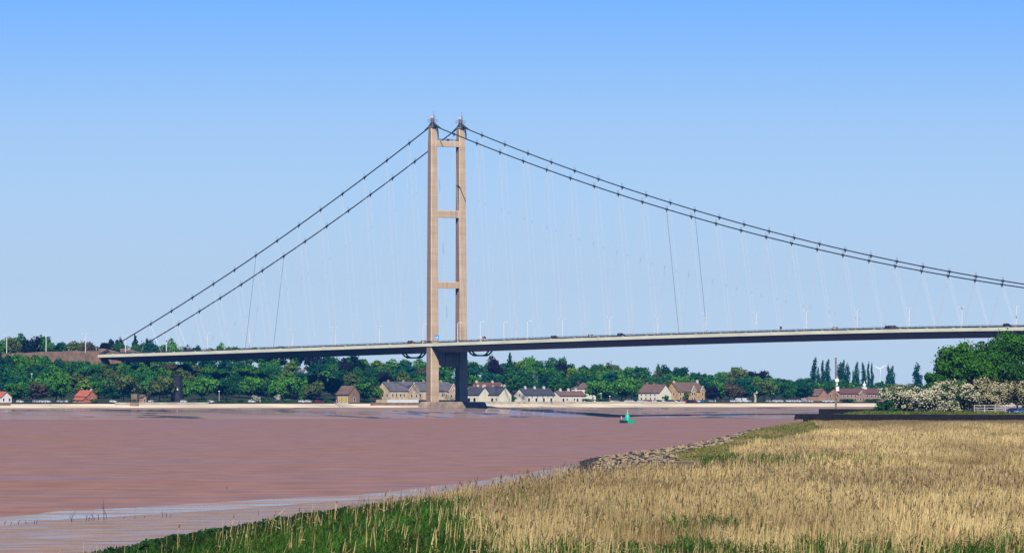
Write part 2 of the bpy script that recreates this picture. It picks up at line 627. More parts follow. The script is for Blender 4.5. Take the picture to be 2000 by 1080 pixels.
# mud between the near bank and the water, with a film of water along its outer edge
MY = np.array([100, 300, 430, 544, 620, 702, 800, 953, 1045])
MX = np.array([-110, -75, -52, -44, -26, -9.5, -1.5, 8, 13])
my = np.arange(150, 1046, 3.0)


def mx_(Y):
    return np.interp(Y, MY, MX)


fr = np.linspace(0, 1, 28)
MYY, FR = np.meshgrid(my, fr, indexing='ij')
x0, x1 = mx_(MYY) + 1.2 * (vnoise(MYY / 14, MYY * 0, 9) - 0.5), xs(MYY) + 1.0
MXX = x0 + (x1 - x0) * FR
MZ = 0.004 + 0.40 * FR ** 0.8 + (vnoise(MXX / 2.5, MYY / 9, 21) - 0.5) * 0.10 * np.sin(np.pi * FR)
tag(link('mud', grid_mesh('mud', MXX, MYY, MZ, nearmud_m)), kind='structure')
fy = np.arange(420, 1046, 3.0)
FYY, F2 = np.meshgrid(fy, np.linspace(0, 1, 8), indexing='ij')
wd = np.interp(FYY, [420, 470, 544, 640, 720, 900, 1046], [0.5, 8, 14, 13, 8, 3.5, 0.6]) * (0.75 + 0.5 * vnoise(FYY / 25, FYY * 0, 31))
FX = mx_(FYY) - wd * 0.75 + wd * 1.1 * F2 + 0.8 * (vnoise(FYY / 18, F2 * 3, 33) - 0.5)
FZ = 0.006 + np.maximum(0, FX - mx_(FYY)) * 0.0 + 0.03 * F2
tag(link('wet_mud', grid_mesh('wet_mud', FX, FYY, FZ, wetline_m)), kind='structure')

# ------------------------------------------------------------------ the suspension bridge
DW0, DW1 = -3.4, 24.9                    # west and east edges of the deck (metres east of the west cable)
_dk = [(200, 692), (340, 688), (495, 682.6), (655, 676.2), (832, 671.0), (915, 667.2), (1240, 656.5), (1540, 647.8), (1600, 645.9), (1700, 643.6), (2000, 638.8)]
_t = np.array([along(p, DW0) for p, _ in _dk])
_z = np.array([ZY(y, T[1] + U[1] * t + E[1] * DW0) for (p, y), t in zip(_dk, _t)])
DKC = np.polyfit(_t, _z, 3)


def dz(t):
    return np.polyval(DKC, t)


CW = [(887, 262), (931.1, 280.2), (976.5, 297.8), (1021.5, 314.8), (1066.7, 331.1), (1112.8, 347.8), (1159.3, 363.5), (1205.9, 378.9), (1253, 393.6), (1299.9, 407.8), (1347.7, 422.1), (1395.8, 435.9), (1444.3, 449.4), (1493.4, 462.2), (1542.4, 474), (1592.5, 486.2), (1642.4, 497.5), (1693.3, 507.9), (1744.2, 518.7), (1795.5, 528.8), (1847.5, 537.4), (1899.4, 546.4), (1952.7, 555.3)]
CS = [(803.3, 276.9), (759.4, 310.3), (716.9, 343), (673.6, 375.5), (631.1, 407), (588.9, 437), (546.4, 466.4), (505, 495.3), (463.6, 523.6), (422.2, 550.3), (381.9, 577), (341.1, 603.6), (300, 629.2)]
tw = np.array([along(p, 0) for p, _ in CW])
zw = np.array([ZY(y, T[1] + U[1] * t) for (p, y), t in zip(CW, tw)])
ts_ = np.array([along(p, 0) for p, _ in CS])
zs_ = np.array([ZY(y, T[1] + U[1] * t) for (p, y), t in zip(CS, ts_)])
CM, CSD = np.polyfit(tw, zw, 2), np.polyfit(ts_, zs_, 2)
ZT = 160.6                               # cable level over the saddles


def cz(t):
    return np.where(np.asarray(t) >= 0, np.polyval(CM, t), np.polyval(CSD, t))


bridge = empty('suspension_bridge', BP(0, 10.75, 5), 0, 'grey-brown concrete suspension bridge with one twin-legged tower and a long cream-edged deck over the river', 'bridge')
bridge_inv = bridge.matrix_basis.inverted()
B0 = np.array(bridge.location)


def bl(t, w, z):
    """Bridge-local point."""
    return np.array(BP(t, w, z)) - B0


def ring(w, z, a, b, ch=0.45):
    """Chamfered rectangle, a along the bridge, b across it."""
    pts = [(a / 2, -b / 2 + ch), (a / 2, b / 2 - ch), (a / 2 - ch, b / 2), (-a / 2 + ch, b / 2), (-a / 2, b / 2 - ch), (-a / 2, -b / 2 + ch), (-a / 2 + ch, -b / 2), (a / 2 - ch, -b / 2)]
    return [bl(t, w + x, z) for t, x in pts]


def tb(mb, t0, t1, w0, w1, z0, z1):
    """Box in bridge axes."""
    vs = [bl(t, w, z) for z in (z0, z1) for w in (w0, w1) for t in (t0, t1)]
    mb.add(vs, [(0, 2, 3, 1), (4, 5, 7, 6), (0, 1, 5, 4), (2, 6, 7, 3), (0, 4, 6, 2), (1, 3, 7, 5)])


CWD = 21.5
tower = empty('tower', (0, 0, 0))
tower.parent = bridge
for w in (0.0, CWD):
    mb = MB()
    zz = [6.2, 8.0, 20, 35.5, 38, 72, 112, 151, 158.5, 160.2]
    def dims(z):
        k = (z - 8) / 150
        return 4.5 + (3.3 - 4.5) * k, 6.3 + (4.7 - 6.3) * k
    rs = []
    for z in zz:
        a, b = dims(z)
        s = 0.0
        if z > 157:
            a *= 0.86
            b *= 0.93
        if z > 159:
            a *= 0.85
            b *= 0.9
        lean = (0.0 if w == 0 else 0.75) * (1 - (z - 8) / 150)
        rs.append([p for p in ring(w + lean, z, a, b)])
    mb.loft(rs)
    mb.mi = [1 if (k < len(mb.f) - 2 and k % 8 in (5, 6)) else 0 for k in range(len(mb.f))]   # darker concrete colour on the upstream face and one chamfer
    leg = mb.obj('leg', [CONC, CONC_DARK], tower)
    mb = MB()                                            # steel saddle cover
    r0, r1, r2 = ring(w, 159.4, 3.9, 4.3, 0.5), ring(w, 160.6, 3.4, 3.2, 0.5), ring(w, 162.6, 1.2, 1.5, 0.3)
    mb.loft([r0, r1, r2])
    for s in (-1, 1):                                    # sloping cable shrouds
        mb.path([bl(s * 0.4, w, 162.3), bl(s * 2.6, w, 160.2 + (0.7 if s > 0 else -0.2)), bl(s * 6.2, w, float(cz(s * 6.2)) + .15)], [.75, .7, .45], 8)
    sd = mb.obj('saddle_cover', M['saddle'], leg)
    mb = MB()                                            # warning light cabin, aerials, handrail
    mb.mat(0)
    tb(mb, -1.0, 0.2, w - .7, w + .5, 163.1, 165.0)
    mb.mat(1)
    tb(mb, -.9, .1, w - .6, w + .4, 165.0, 165.9)
    mb.mat(2)
    for tt, hh in ((1.1, 168.6), (0.7, 166.8), (1.5, 166.2)):
        mb.tube(bl(tt, w, 163.0), bl(tt, w, hh), 0.10, 0.06, 5)
    for tt in np.linspace(-2.4, 2.4, 7):
        mb.tube(bl(tt, w + 1.3, 162.2), bl(tt, w + 1.3, 164.0), 0.05, n=4)
        mb.tube(bl(tt, w - 1.3, 162.2), bl(tt, w - 1.3, 164.0), 0.05, n=4)
    for ww in (-1.3, 1.3):
        mb.tube(bl(-2.4, w + ww, 164), bl(2.4, w + ww, 164), 0.06, n=4)
        mb.tube(bl(-2.4, w + ww, 163), bl(2.4, w + ww, 163), 0.05, n=4)
    mb.obj('warning_light', [M['red'], M['white'], M['rail']], leg)
    mb = MB()                                            # curved ladder cage at the top of the inland-facing corner
    mb.path([bl(1.2, w + 2.2, 160.4), bl(1.5, w + 2.6, 157.5), bl(1.6, w + 2.75, 153.6)], [0.45, 0.42, 0.4], 6)
    mb.obj('ladder_cage', M['rail'], leg)
for zt, zb in ((152.3, 149.2), (114.0, 110.0), (74.6, 71.0)):
    mb = MB()
    k = 1 - (zt - 8) / 150
    a = 2.7 + 0.9 * k
    b0, b1 = 2.1, CWD - 2.1
    rr = []
    for w_ in (b0, b1):
        rr.append([bl(-a / 2, w_, zb), bl(a / 2, w_, zb), bl(a / 2, w_, zt - .25), bl(a / 2 - .25, w_, zt), bl(-a / 2 + .25, w_, zt), bl(-a / 2, w_, zt - .25)])
    mb.loft(rr)
    cb = mb.obj('crossbeam', CONC, tower)
    if zt > 140:
        mb = MB()
        for s in (-1, 1):
            tt = s * 1.25
            for w_ in np.linspace(2.8, CWD - 2.8, 15):
                mb.tube(bl(tt, w_, zt), bl(tt, w_, zt + 1.15), 0.045, n=4)
            for h_ in (0.6, 1.15):
                mb.tube(bl(tt, 2.6, zt + h_), bl(tt, CWD - 2.6, zt + h_), 0.05, n=4)
        tb(mb, -.6, .4, 11.5, 12.3, zt + .003, zt + 1.3)
        mb.obj('handrail', M['rail'], cb)
mb = MB()                                                # portal wall below the deck
tb(mb, -1.2, 1.2, 2.4, CWD - 2.0, 27.5, 36.6)
for w_ in (4.8, 7.2, 9.2, 13.0, 15.2, 17.2):
    tb(mb, 1.2, 1.75, w_ - .45, w_ + .45, 27.5, 36.6)
mb.obj('crossbeam', CONC, tower)
mb = MB()                                                # pier plinth
mb.loft([ring(15.5, 4.2, 9.5, 50, 2.0), ring(15.5, 8.0, 8.2, 46, 2.0), ring(15.5, 8.3, 7.8, 45, 2.0)])
mb.obj('pier', M['pier'], tower)

# deck: box girder, cream edge, carriageway and railings
t_deck = list(np.arange(-279, 1131, 10.0))
deck_sec = [(DW0, 0.0), (DW0, -1.75), (DW0 + 2.6, -1.85), (DW0 + 1.6, -2.3), (DW0 + 5.2, -4.85), (DW1 - 5.2, -4.85), (DW1 - 1.6, -2.3), (DW1 - 2.6, -1.85), (DW1, -1.75), (DW1, 0.0)]
deck = empty('deck', (0, 0, 0))
deck.parent = bridge
mb = MB()
sec = [(DW0 + .35, -.06), (DW0 + .35, -1.70), (DW0 + 2.6, -1.85), (DW0 + 1.6, -2.3), (DW0 + 5.2, -4.85), (DW1 - 5.2, -4.85), (DW1 - 1.6, -2.3), (DW1 - 2.6, -1.85), (DW1 - .35, -1.70), (DW1 - .35, -.06)]
def taper(t):
    return float(np.clip((t + 281) / 22, 0.25, 1))
mb.loft([[bl(t, w, dz(t) + (z if z > -1.8 else -1.75 + (z + 1.75) * taper(t))) for w, z in sec] for t in t_deck])
mb.obj('girder', M['box'], deck)
for w0, w1 in ((DW0, DW0 + .34), (DW1 - .34, DW1)):
    mb = MB()
    mb.loft([[bl(t, w0, dz(t) - 1.72), bl(t, w1, dz(t) - 1.72), bl(t, w1, dz(t)), bl(t, w0, dz(t))] for t in t_deck])
    # bracket plates at every hanger socket
    for t in np.arange(-266, 1120, 18.1):
        tb(mb, t - .5, t + .5, w0 - .06, w1 + .06, dz(t) - 1.1, dz(t) + .25)
    mb.obj('fascia', M['fascia'], deck)
    mb = MB()
    ww = (w0 + w1) / 2
    for h_, r_ in ((1.15, .09), (.75, .05), (.4, .05)):
        mb.loft([[bl(t, ww - r_, dz(t) + h_ - r_), bl(t, ww + r_, dz(t) + h_ - r_), bl(t, ww + r_, dz(t) + h_ + r_), bl(t, ww - r_, dz(t) + h_ + r_)] for t in t_deck])
    for t in np.arange(-278, 1130, 4.525):
        tb(mb, t - .09, t + .09, ww - .08, ww + .08, dz(t), dz(t) + 1.22)
    mb.obj('railing', M['rail'], deck)
mb = MB()
mb.loft([[bl(t, DW0 + .36, dz(t) - .054), bl(t, DW1 - .36, dz(t) - .054), bl(t, DW1 - .36, dz(t) - .02), bl(t, DW0 + .36, dz(t) - .02)] for t in t_deck])
mb.obj('carriageway', M['asphalt'], deck)
for w in (2.6, 10.2, 11.3, CWD - 2.6):
    mb = MB()
    mb.loft([[bl(t, w - .1, dz(t) + .45), bl(t, w + .1, dz(t) + .45), bl(t, w + .1, dz(t) + .8), bl(t, w - .1, dz(t) + .8)] for t in t_deck])
    for t in np.arange(-278, 1130, 6.0):
        tb(mb, t - .08, t + .08, w + .11, w + .24, dz(t) - .02, dz(t) + .75)
    mb.obj('crash_barrier', M['rail'], deck)

# main cables, clamps and hangers
tmain = 17 + 18.1 * np.arange(62)
tside = -18.6 - 18.1 * np.arange(13)
t_anch = along(203, 0)
n_h = 0
extra_h = MB()
hang_list = []
for w in (0.0, CWD):
    mb = MB()
    tl = list(np.linspace(-283, -4, 60)) + [0] + list(np.linspace(4, 1128, 190))
    mb.path([bl(t, w, float(cz(t)) if abs(t) > 3 else 161.2) for t in tl], 0.33, 6)
    cable = mb.obj('main_cable', M['steel'], bridge)
    for t in list(tside) + [x for x in tmain if x < 480]:
        z = float(cz(t))
        mb = MB()
        d = np.array([float(cz(t + .5) - cz(t - .5))])[0]
        mb.tube(bl(t - .75, w, z - .75 * d), bl(t + .75, w, z + .75 * d), .54, n=8)
        mb.tube(bl(t, w, z), bl(t, w, z - 1.5), .42, .22, n=6)
        for s in (-.45, .45):
            mb.tube(bl(t + s, w, z), bl(t + s, w, z + 2.1), .06, n=4)
        mb.obj('cable_clamp', M['steel'], cable)
    for i, t in enumerate(list(tside) + list(tmain)):
        z = float(cz(t)) - 1.3
        for s in (-1, 1):
            tb_ = t + s * 9.05
            if z < dz(tb_) + 1.5 or tb_ < -279:
                continue
            dark = (t < 0 and i == 7 and s < 0) or (i == 13 + 9 and s > 0)
            hang_list.append((bl(t, w, z), bl(tb_, w, dz(tb_)), dark, z - dz(tb_), t))
dark_h = [h for h in hang_list if h[2]]
vis = [h for h in hang_list if not h[2] and h[4] < 470]
vis.sort(key=lambda h: -h[3])
hid = [h for h in hang_list if not h[2] and h[4] >= 470]
for k, h in enumerate(dark_h + vis):
    mb = MB() if k < 98 else extra_h
    mb.mat(0)
    p, q = h[0], h[1]
    r_ = .05 if h[2] else .034
    off = (U[0] * .28, U[1] * .28, 0)
    for s in ((0,) if h[2] else (-1, 1)):
        o3 = np.array(off) * s
        mb.tube(p + o3, q + o3, r_ * (1.7 if h[2] else 1), n=4, caps=False)
    if k < 98:
        o = mb.obj('hanger', M['dhang'] if h[2] else M['hang'], bridge)
        if h[2]:
            tag(o, 'dark rope hanger among the pale ones')
for h in hid:
    extra_h.tube(h[0], h[1], .09, n=4, caps=False)
tag(extra_h.obj('hanger', M['hang'], bridge), kind='stuff')

# anchorage and stepped retaining walls of the approach road
aw = empty('retaining_wall', BP(-300, 0, 20), 0, 'stepped brown concrete retaining wall of the approach road behind the left end of the bridge deck', 'wall')
A0 = np.array(aw.location)
steps = [(-283, -304, 0.6, 8.0), (-304.2, -327, 1.3, 6.0), (-327.2, -352, 1.0, 5.0), (-352.2, -370, .4, 5.0)]
zr = dz(-279)
for a, b, up, dn in steps:
    mb = MB()
    vs = [np.array(BP(t, w, z)) - A0 for t in (a, b) for w, z in ((DW0 - .5, zr - dn - 6), (DW1 + .5, zr - dn - 6), (DW1 + .5, zr + up + (1.0 if t == a else 0)), (DW0 - .5, zr + up + (1.0 if t == a else 0)))]
    mb.add(vs, [(0, 1, 2, 3), (7, 6, 5, 4), (0, 4, 5, 1), (1, 5, 6, 2), (2, 6, 7, 3), (3, 7, 4, 0)])
    mb.obj('wall_panel', M['brownwall'], aw)
ac = empty('anchor_block', BP(-262, 10, 30), 0, 'low brown concrete cable anchor block standing on the deck end where the cables come down', 'anchor block')
A1 = np.array(ac.location)
for w in (0.0, CWD):
    mb = MB()
    vs = []
    for t, zt in ((-283, 3.6), (-266, 1.0)):
        for w_ in (w - 1.7 + (2.5 if w == 0 else -2.5), w + 1.7 + (2.5 if w == 0 else -2.5)):
            vs += [np.array(BP(t, w_, dz(t) + .02)) - A1, np.array(BP(t, w_, dz(t) + zt)) - A1]
    mb.add(vs, [(0, 1, 3, 2), (4, 6, 7, 5), (0, 4, 5, 1), (2, 3, 7, 6), (1, 5, 7, 3), (0, 2, 6, 4)])
    mb.obj('cheek', M['brownwall'], ac)
px_ab = along(262, 4)
ap = MB()
for dt, w in ((-6, 2.0), (-6, 19.0)):
    p = np.array(BP(px_ab + dt, w, 0))
    ap.box(p[0] - 1.9, p[0] + 1.9, p[1] - 2, p[1] + 2, 12, float(dz(px_ab)) - 4.4)
tag(ap.obj('bridge_pier', M['brownwall']), 'short brown concrete pier holding up the left end of the deck above the trees', 'pier')

# inspection gantries slung under the deck beside the tower
def gantry(px, label):
    t = along(px, CWD / 2)
    g = empty('inspection_gantry', BP(t, CWD / 2, dz(t) - 4.9), 0, label, 'gantry', 'inspection gantries under the deck')
    G0 = np.array(g.location)
    z = dz(t)
    mb = MB()
    for dt in (-1.3, 1.3):
        pts = [np.array(BP(t + dt, w, z + zz)) - G0 for w, zz in ((1.0, -3.1), (5.2, -6.6), (7.4, -7.3), (14.4, -7.3), (16.4, -6.6), (20.5, -3.1))]
        mb.path(pts, .46, 6)
    for w, zz in ((1.0, -3.1), (5.2, -6.6), (7.4, -7.3), (9.2, -7.3), (10.9, -7.3), (12.6, -7.3), (14.4, -7.3), (16.4, -6.6), (20.5, -3.1)):
        mb.tube(np.array(BP(t - 1.3, w, z + zz)) - G0, np.array(BP(t + 1.3, w, z + zz)) - G0, .25, n=5)
    mb.obj('truss', M['gantry'], g)
    mb = MB()
    vs = [np.array(BP(t + a, w, z + zz)) - G0 for zz in (-7.75, -7.62) for w in (6.5, 15.3) for a in (-1.8, 1.8)]
    mb.add(vs, [(0, 2, 3, 1), (4, 5, 7, 6), (0, 1, 5, 4), (2, 6, 7, 3), (0, 4, 6, 2), (1, 3, 7, 5)])
    mb.obj('walkway', M['gantry'], g)


gantry(808, 'dark trapezoid inspection gantry slung under the deck left of the tower')
gantry(938, 'dark trapezoid inspection gantry slung under the deck right of the tower')

# street lamps along the deck and the approach
def lamp_mesh(double):
    mb = MB()
    mb.tube((0, 0, 0), (0, 0, 10.6), .26, .20, 6)
    col = mb.mesh('column', [M['lampgrey']])
    arms = []
    for s in ((-1, 1) if double else (1,)):
        mb = MB()
        mb.path([(0, 0, 10.5), (s * .9, 0, 10.95), (s * 1.6, 0, 11.0)], .12, 5)
        a = mb.mesh('arm', [M['lampgrey']])
        mb = MB()
        mb.loft([[(s * (1.3 + x), y * wv, 11.0 + zz * wv) for y, zz in ((-.24, -.16), (.24, -.16), (.24, .14), (-.24, .14))] for x, wv in ((0, .6), (.3, 1), (1.0, 1), (1.4, .5))])
        arms.append((a, mb.mesh('lantern', [M['white']])))
    return col, arms


def make_lamp(double):
    r = empty('street_lamp', (0, 0, 0))
    col, arms = lamp_mesh(double)
    link('column', col, r)
    for a, l in arms:
        ao = link('arm', a, r)
        link('lantern', l, ao)
    return r


LD, LS = make_lamp(True), make_lamp(False)
used = set()


def put_lamp(px, double, label, t=None, w=CWD / 2, z=None, sc=1.0, group='street lamps along the bridge deck'):
    src = LD if double else LS
    if src.name in used:
        o = copy_tree(src)
    else:
        o = src
        used.add(src.name)
    t = along(px, w) if t is None else t
    o.location = BP(t, w, (dz(t) if z is None else z))
    o.rotation_euler = (0, 0, math.atan2(E[1], E[0]) if double else math.atan2(E[1], E[0]) - .5)
    o.scale = (sc, sc, sc)
    tag(o, label, 'street lamp', group)


lo = 'double-headed white street lamp on the deck, '
for px, lb in ((325, 'first right of the two lowest cable ends'), (405.5, 'second right of the cable ends'), (487, 'just left of the left dark hanger'), (571, 'just right of the second dark hanger'), (655, 'second to the left of the tower'), (741, 'nearest on the left of the tower'),
               (1099, 'first right of the single-arm lamps'), (1191, 'left of the dark blue car'), (1285, 'left of the two right-hand dark hangers'), (1379, 'just right of the right-hand dark hangers'), (1477, 'left of the dark signal post'), (1575, 'first right of the dark signal post'), (1674, 'right of the small white car'), (1776, 'right of the long dark car'), (1879, 'above the left big tree'), (1985, 'at the right edge of the photo')):
    put_lamp(px, True, lo + lb)
so = 'single-arm white lamp on the deck, '
for px, w, lb in ((826, 2.3, 'half hidden just left of the tower'), (894, 2.3, 'between the two tower legs'), (938, 2.3, 'beside the white van right of the tower'), (984, 19, 'second right of the tower'), (1030, 19, 'third right of the tower')):
    put_lamp(px, False, so + lb, w=w)
for px, lb, w in ((13, 'pale street lamp of the approach road at the far left edge', 3.0), (90, 'pale street lamp above the left end of the retaining wall', 3.0), (167, 'pale street lamp above the middle of the retaining wall', 3.0), (245, 'pale street lamp beside the left cable end', 6.0)):
    put_lamp(px, True, lb, w=w, z=zr + 1.2 if px < 200 else None, group='street lamps on the approach road')
LAMP_D = LD

# blue sign on the walkway by the near tower leg
t = along(853, -2.4)
sg = empty('road_sign', BP(t, -2.4, dz(t)), 0, 'square blue sign with white figures on the deck against the near tower leg', 'sign')
mb = MB()
mb.tube((0, 0, 0), (0, 0, 1.9), .07, n=5)
mb.obj('post', M['lampgrey'], sg)
mb = MB()
mb.box(-1.15, 1.15, -.06, 0, 1.7, 4.3)
pn = mb.obj('panel', M['blue'], sg)
mb = MB()
for cx, cz_, r_ in ((-.45, 3.15, .34), (.3, 3.35, .3), (.55, 2.6, .28)):
    mb.lathe([(r_ * .999, -.005), (r_, .0)], (cx, cz_), 12)
mb.v = [(x, -.065 + z, y) for x, y, z in mb.v]
mb.box(-.9, .2, -.066, -.061, 2.15, 2.4)
mb.obj('lettering', M['white'], pn)

# ------------------------------------------------------------------ vehicles
def car_bits(kind='car'):
    b = {}
    L, Wd, zt, zb = (4.2, 1.76, 1.46, .92) if kind == 'car' else (5.2, 1.95, 2.35, 1.15)
    hl = L / 2
    def sect(x, w, z0, z1, r=.12):
        return [(x, -w, z0), (x, w, z0), (x, w, z1 - r), (x, w - r, z1), (x, -w + r, z1), (x, -w, z1 - r)]
    w = Wd / 2
    mb = MB()
    mb.loft([sect(-hl, w * .86, .38, zb - .08), sect(-hl + .18, w * .97, .24, zb), sect(-.9, w, .2, zb + .02), sect(.75, w, .2, zb), sect(hl - .55, w * .97, .2, zb - .1), sect(hl - .12, w * .9, .26, zb - .22), sect(hl, w * .78, .36, zb - .32)])
    b['body'] = mb
    x0, x1, x2, x3 = (-1.95, 1.1, -1.35, .3) if kind == 'car' else (-2.5, 1.9, -2.4, 1.15)
    g = MB()
    lo = [(x0, -w * .9, zb - .02), (x1, -w * .9, zb - .02), (x1, w * .9, zb - .02), (x0, w * .9, zb - .02)]
    hi = [(x2, -w * .72, zt - .05), (x3, -w * .72, zt - .05), (x3, w * .72, zt - .05), (x2, w * .72, zt - .05)]
    g.loft([lo, hi])
    b['glass'] = g
    rf = MB()
    h2 = [(x2 + .05, -w * .66, zt), (x3 - .08, -w * .66, zt), (x3 - .08, w * .66, zt), (x2 + .05, w * .66, zt)]
    h1 = [(x2 - .06, -w * .745, zt - .07), (x3 + .05, -w * .745, zt - .07), (x3 + .05, w * .745, zt - .07), (x2 - .06, w * .745, zt - .07)]
    rf.loft([h1, h2])
    for sx in (0, 1):                                     # pillars
        for sy in (-1, 1):
            a = np.array(((x0, x1)[sx], sy * w * .9, zb - .02))
            c = np.array(((x2, x3)[sx], sy * w * .735, zt - .04))
            rf.tube(a, c, .05, n=4)
    for sy in (-1, 1):
        rf.tube((-.25, sy * w * .91, zb), (-.35, sy * w * .735, zt - .05), .045, n=4)
    b['roof'] = rf
    b['wheels'] = []
    for x in (-hl + .78, hl - .85):
        for sy in (-1, 1):
            m = MB()
            m.mat(0).tube((x, sy * (w - .2), .33), (x, sy * (w + .015), .33), .33, n=14)
            m.mat(1).tube((x, sy * (w + .016), .33), (x, sy * (w + .022), .33), .2, n=10)
            b['wheels'].append(m)
    b['lights'] = []
    for sy in (-1, 1):
        m = MB()
        m.loft([[(hl - .2, sy * w * .5, zb - .36), (hl - .2, sy * w * .84, zb - .36), (hl - .2, sy * w * .84, zb - .2), (hl - .2, sy * w * .5, zb - .2)], [(hl + .005, sy * w * .5, zb - .4), (hl - .03, sy * w * .8, zb - .4), (hl - .03, sy * w * .8, zb - .28), (hl + .005, sy * w * .5, zb - .28)]])
        b['lights'].append(m)
    m = MB()
    m.box(hl + .01, hl + .03, -.3, .3, .42, .56)
    b['plate'] = m
    return b


def car_single(kind):
    b = car_bits(kind)
    mb = MB()
    for k, i in (('body', 0), ('roof', 0), ('glass', 1)):
        mb.mat(i).add(b[k].v, b[k].f)
    if kind == 'van':                                     # panelled load bay
        mb.mat(0).box(-2.46, .5, -.86, .86, 1.1, 2.3)
    for w_ in b['wheels']:
        mb.mat(2).add(w_.v, w_.f)
    for w_ in b['lights']:
        mb.mat(3).add(w_.v, w_.f)
    return mb.mesh(kind, [M['paint'], M['pane'], M['rubber'], M['white']])


CARM, VANM = car_single('car'), car_single('van')
CARCOL = {'white': (.75, .75, .76), 'silver': (.42, .43, .45), 'dark blue': (.015, .03, .12), 'black': (.012, .012, .015), 'red': (.45, .02, .025), 'grey': (.14, .14, .15), 'blue': (.03, .13, .35), 'dark red': (.28, .012, .035), 'green': (.03, .14, .08)}


def car(loc, rz, colour, label, group=None, van=False, sc=1.0):
    o = link('van' if van else 'car', VANM if van else CARM)
    o.location, o.rotation_euler, o.scale = loc, (0, 0, rz), (sc, sc, sc)
    o.color = (*CARCOL[colour], 1)
    return tag(o, label, 'van' if van else 'car', group)


UAZ = math.atan2(U[1], U[0])
EAZ = math.atan2(E[1], E[0])
for px, w, colour, lb, van in ((803, 5.0, 'dark red', 'dark red car on the deck just left of the tower', False), (829, 5.0, 'white', 'white car on the deck right behind the dark red car', False), (943, 5.0, 'white', 'white van on the deck just right of the tower', True),
                              (1083, 7.5, 'black', 'low black car on the deck left of the first tall lamp right of the tower', False), (1155, 5.0, 'white', 'white car on the deck between the tower and the dark blue car', False), (1213, 4.6, 'dark blue', 'dark blue car on the deck beside a lamp', False),
                              (1633, 5.0, 'white', 'small white car on the right half of the deck', False), (1736, 4.6, 'black', 'first black car of the pair driving nose to tail on the deck', False), (1746, 4.6, 'grey', 'dark grey car close behind the black one on the deck', False), (1967, 4.6, 'dark blue', 'dark blue car on the deck near the right edge of the photo', False)):
    t = along(px, w)
    car(BP(t, w, dz(t) + .55), UAZ, colour, lb, 'vehicles crossing the bridge', van, 1.08)
t = along(1525, 4.6)
sp = empty('signal_post', BP(t, 4.6, dz(t)), 0, 'short dark signal post standing up from the right half of the deck', 'signal')
mb = MB()
mb.tube((0, 0, 0), (0, 0, 2.0), .1, n=6)
mb.obj('post', M['rail'], sp)
mb = MB()
mb.box(-.55, .55, -.3, .3, 1.6, 3.0)
mb.box(-.65, .65, -.5, -.3, 2.9, 3.0)
mb.obj('signal_head', M['rail'], sp)

# parked cars along the far shore: colour and what they stand in front of
PARK = []
def park(px, n, colour, label, van=False, rz=None):
    x, y, q = shore(px, n)
    car((x, y, fz(px, n) + .02), EAZ + (R.uniform(-.15, .15) if rz is None else rz), colour, label, 'cars parked along the far shore', van)


for px, c, lb in ((39, 'white', 'at the left edge under the dark trees'), (71, 'silver', 'left of the white pair under the dark trees'), (80, 'white', 'one of the close pair under the dark trees'), (92, 'white', 'right of the close pair under the dark trees'), (118, 'silver', 'under the dark trees left of the red-roofed cottage'), (134, 'white', 'beside the left end of the red-roofed cottage'),
                  (221, 'white', 'in the open right of the red-roofed cottage'), (297, 'white', 'under the trees right of the small brown hut'), (305, 'grey', 'right of the white car by the small brown hut')):
    park(px, 38, c, f'{c} car parked {lb}')
for px, c, lb in ((359, 'white', 'at the foot of the black mill tower'), (411, 'white', 'on the grass right of the black mill tower'), (492, 'white', 'below the flowering bush on the shore'), (590, 'white', 'left of the yellow-walled hut'), (602, 'white', 'second left of the yellow-walled hut'), (622, 'dark red', 'close left of the yellow-walled hut')):
    park(px, 34, c, f'{c} car parked {lb}')
for i, (px, c) in enumerate(((1192, 'white'), (1204, 'silver'), (1226, 'white'), (1234, 'white'), (1251, 'white'), (1259, 'silver'), (1267, 'red'), (1277, 'white'), (1287, 'black'), (1293, 'white'), (1304, 'dark blue'), (1312, 'black'), (1318, 'white'), (1325, 'dark blue'), (1331, 'silver'), (1337, 'red'), (1344, 'black'), (1350, 'dark blue'), (1357, 'dark red'), (1363, 'white'), (1371, 'blue'), (1379, 'green'), (1389, 'silver'))):
    lm = 'below the big bright tree' if px < 1250 else ('before the white gabled house' if px < 1310 else ('before the tan gabled house' if px < 1366 else 'before the dark copper tree'))
    nth = {1192: 'leftmost ', 1226: 'middle ', 1234: 'rightmost ', 1251: 'leftmost ', 1277: 'middle ', 1293: 'rightmost ', 1325: 'left-hand ', 1350: 'right-hand '}.get(px, '')
    park(px, 30, c, f'{nth}{c} car parked on the promenade {lm}')
for i, (px, c, v) in enumerate(((1432, 'white', False), (1444, 'white', True), (1455, 'white', True), (1462, 'silver', False), (1502, 'silver', False), (1515, 'white', False), (1525, 'white', False), (1541, 'white', False), (1550, 'white', False), (1560, 'white', False), (1572, 'silver', True), (1583, 'white', False), (1612, 'white', False), (1622, 'white', False), (1629, 'white', False))):
    lm = ('left of the pale dead trunk' if px < 1475 else ('right of the pale dead trunk' if px < 1535 else ('under the trees left of the tall pole' if px < 1600 else 'close left of the tall pole')))
    nm = {1444: 'first ', 1455: 'second ', 1515: 'left-hand ', 1525: 'right-hand ', 1541: 'first ', 1550: 'second ', 1560: 'third ', 1583: 'fourth ', 1612: 'first ', 1622: 'second ', 1629: 'third '}.get(px, '')
    park(px, 30, c, f'{nm}{c} {"van" if v else "car"} parked on the shore {lm}', v)

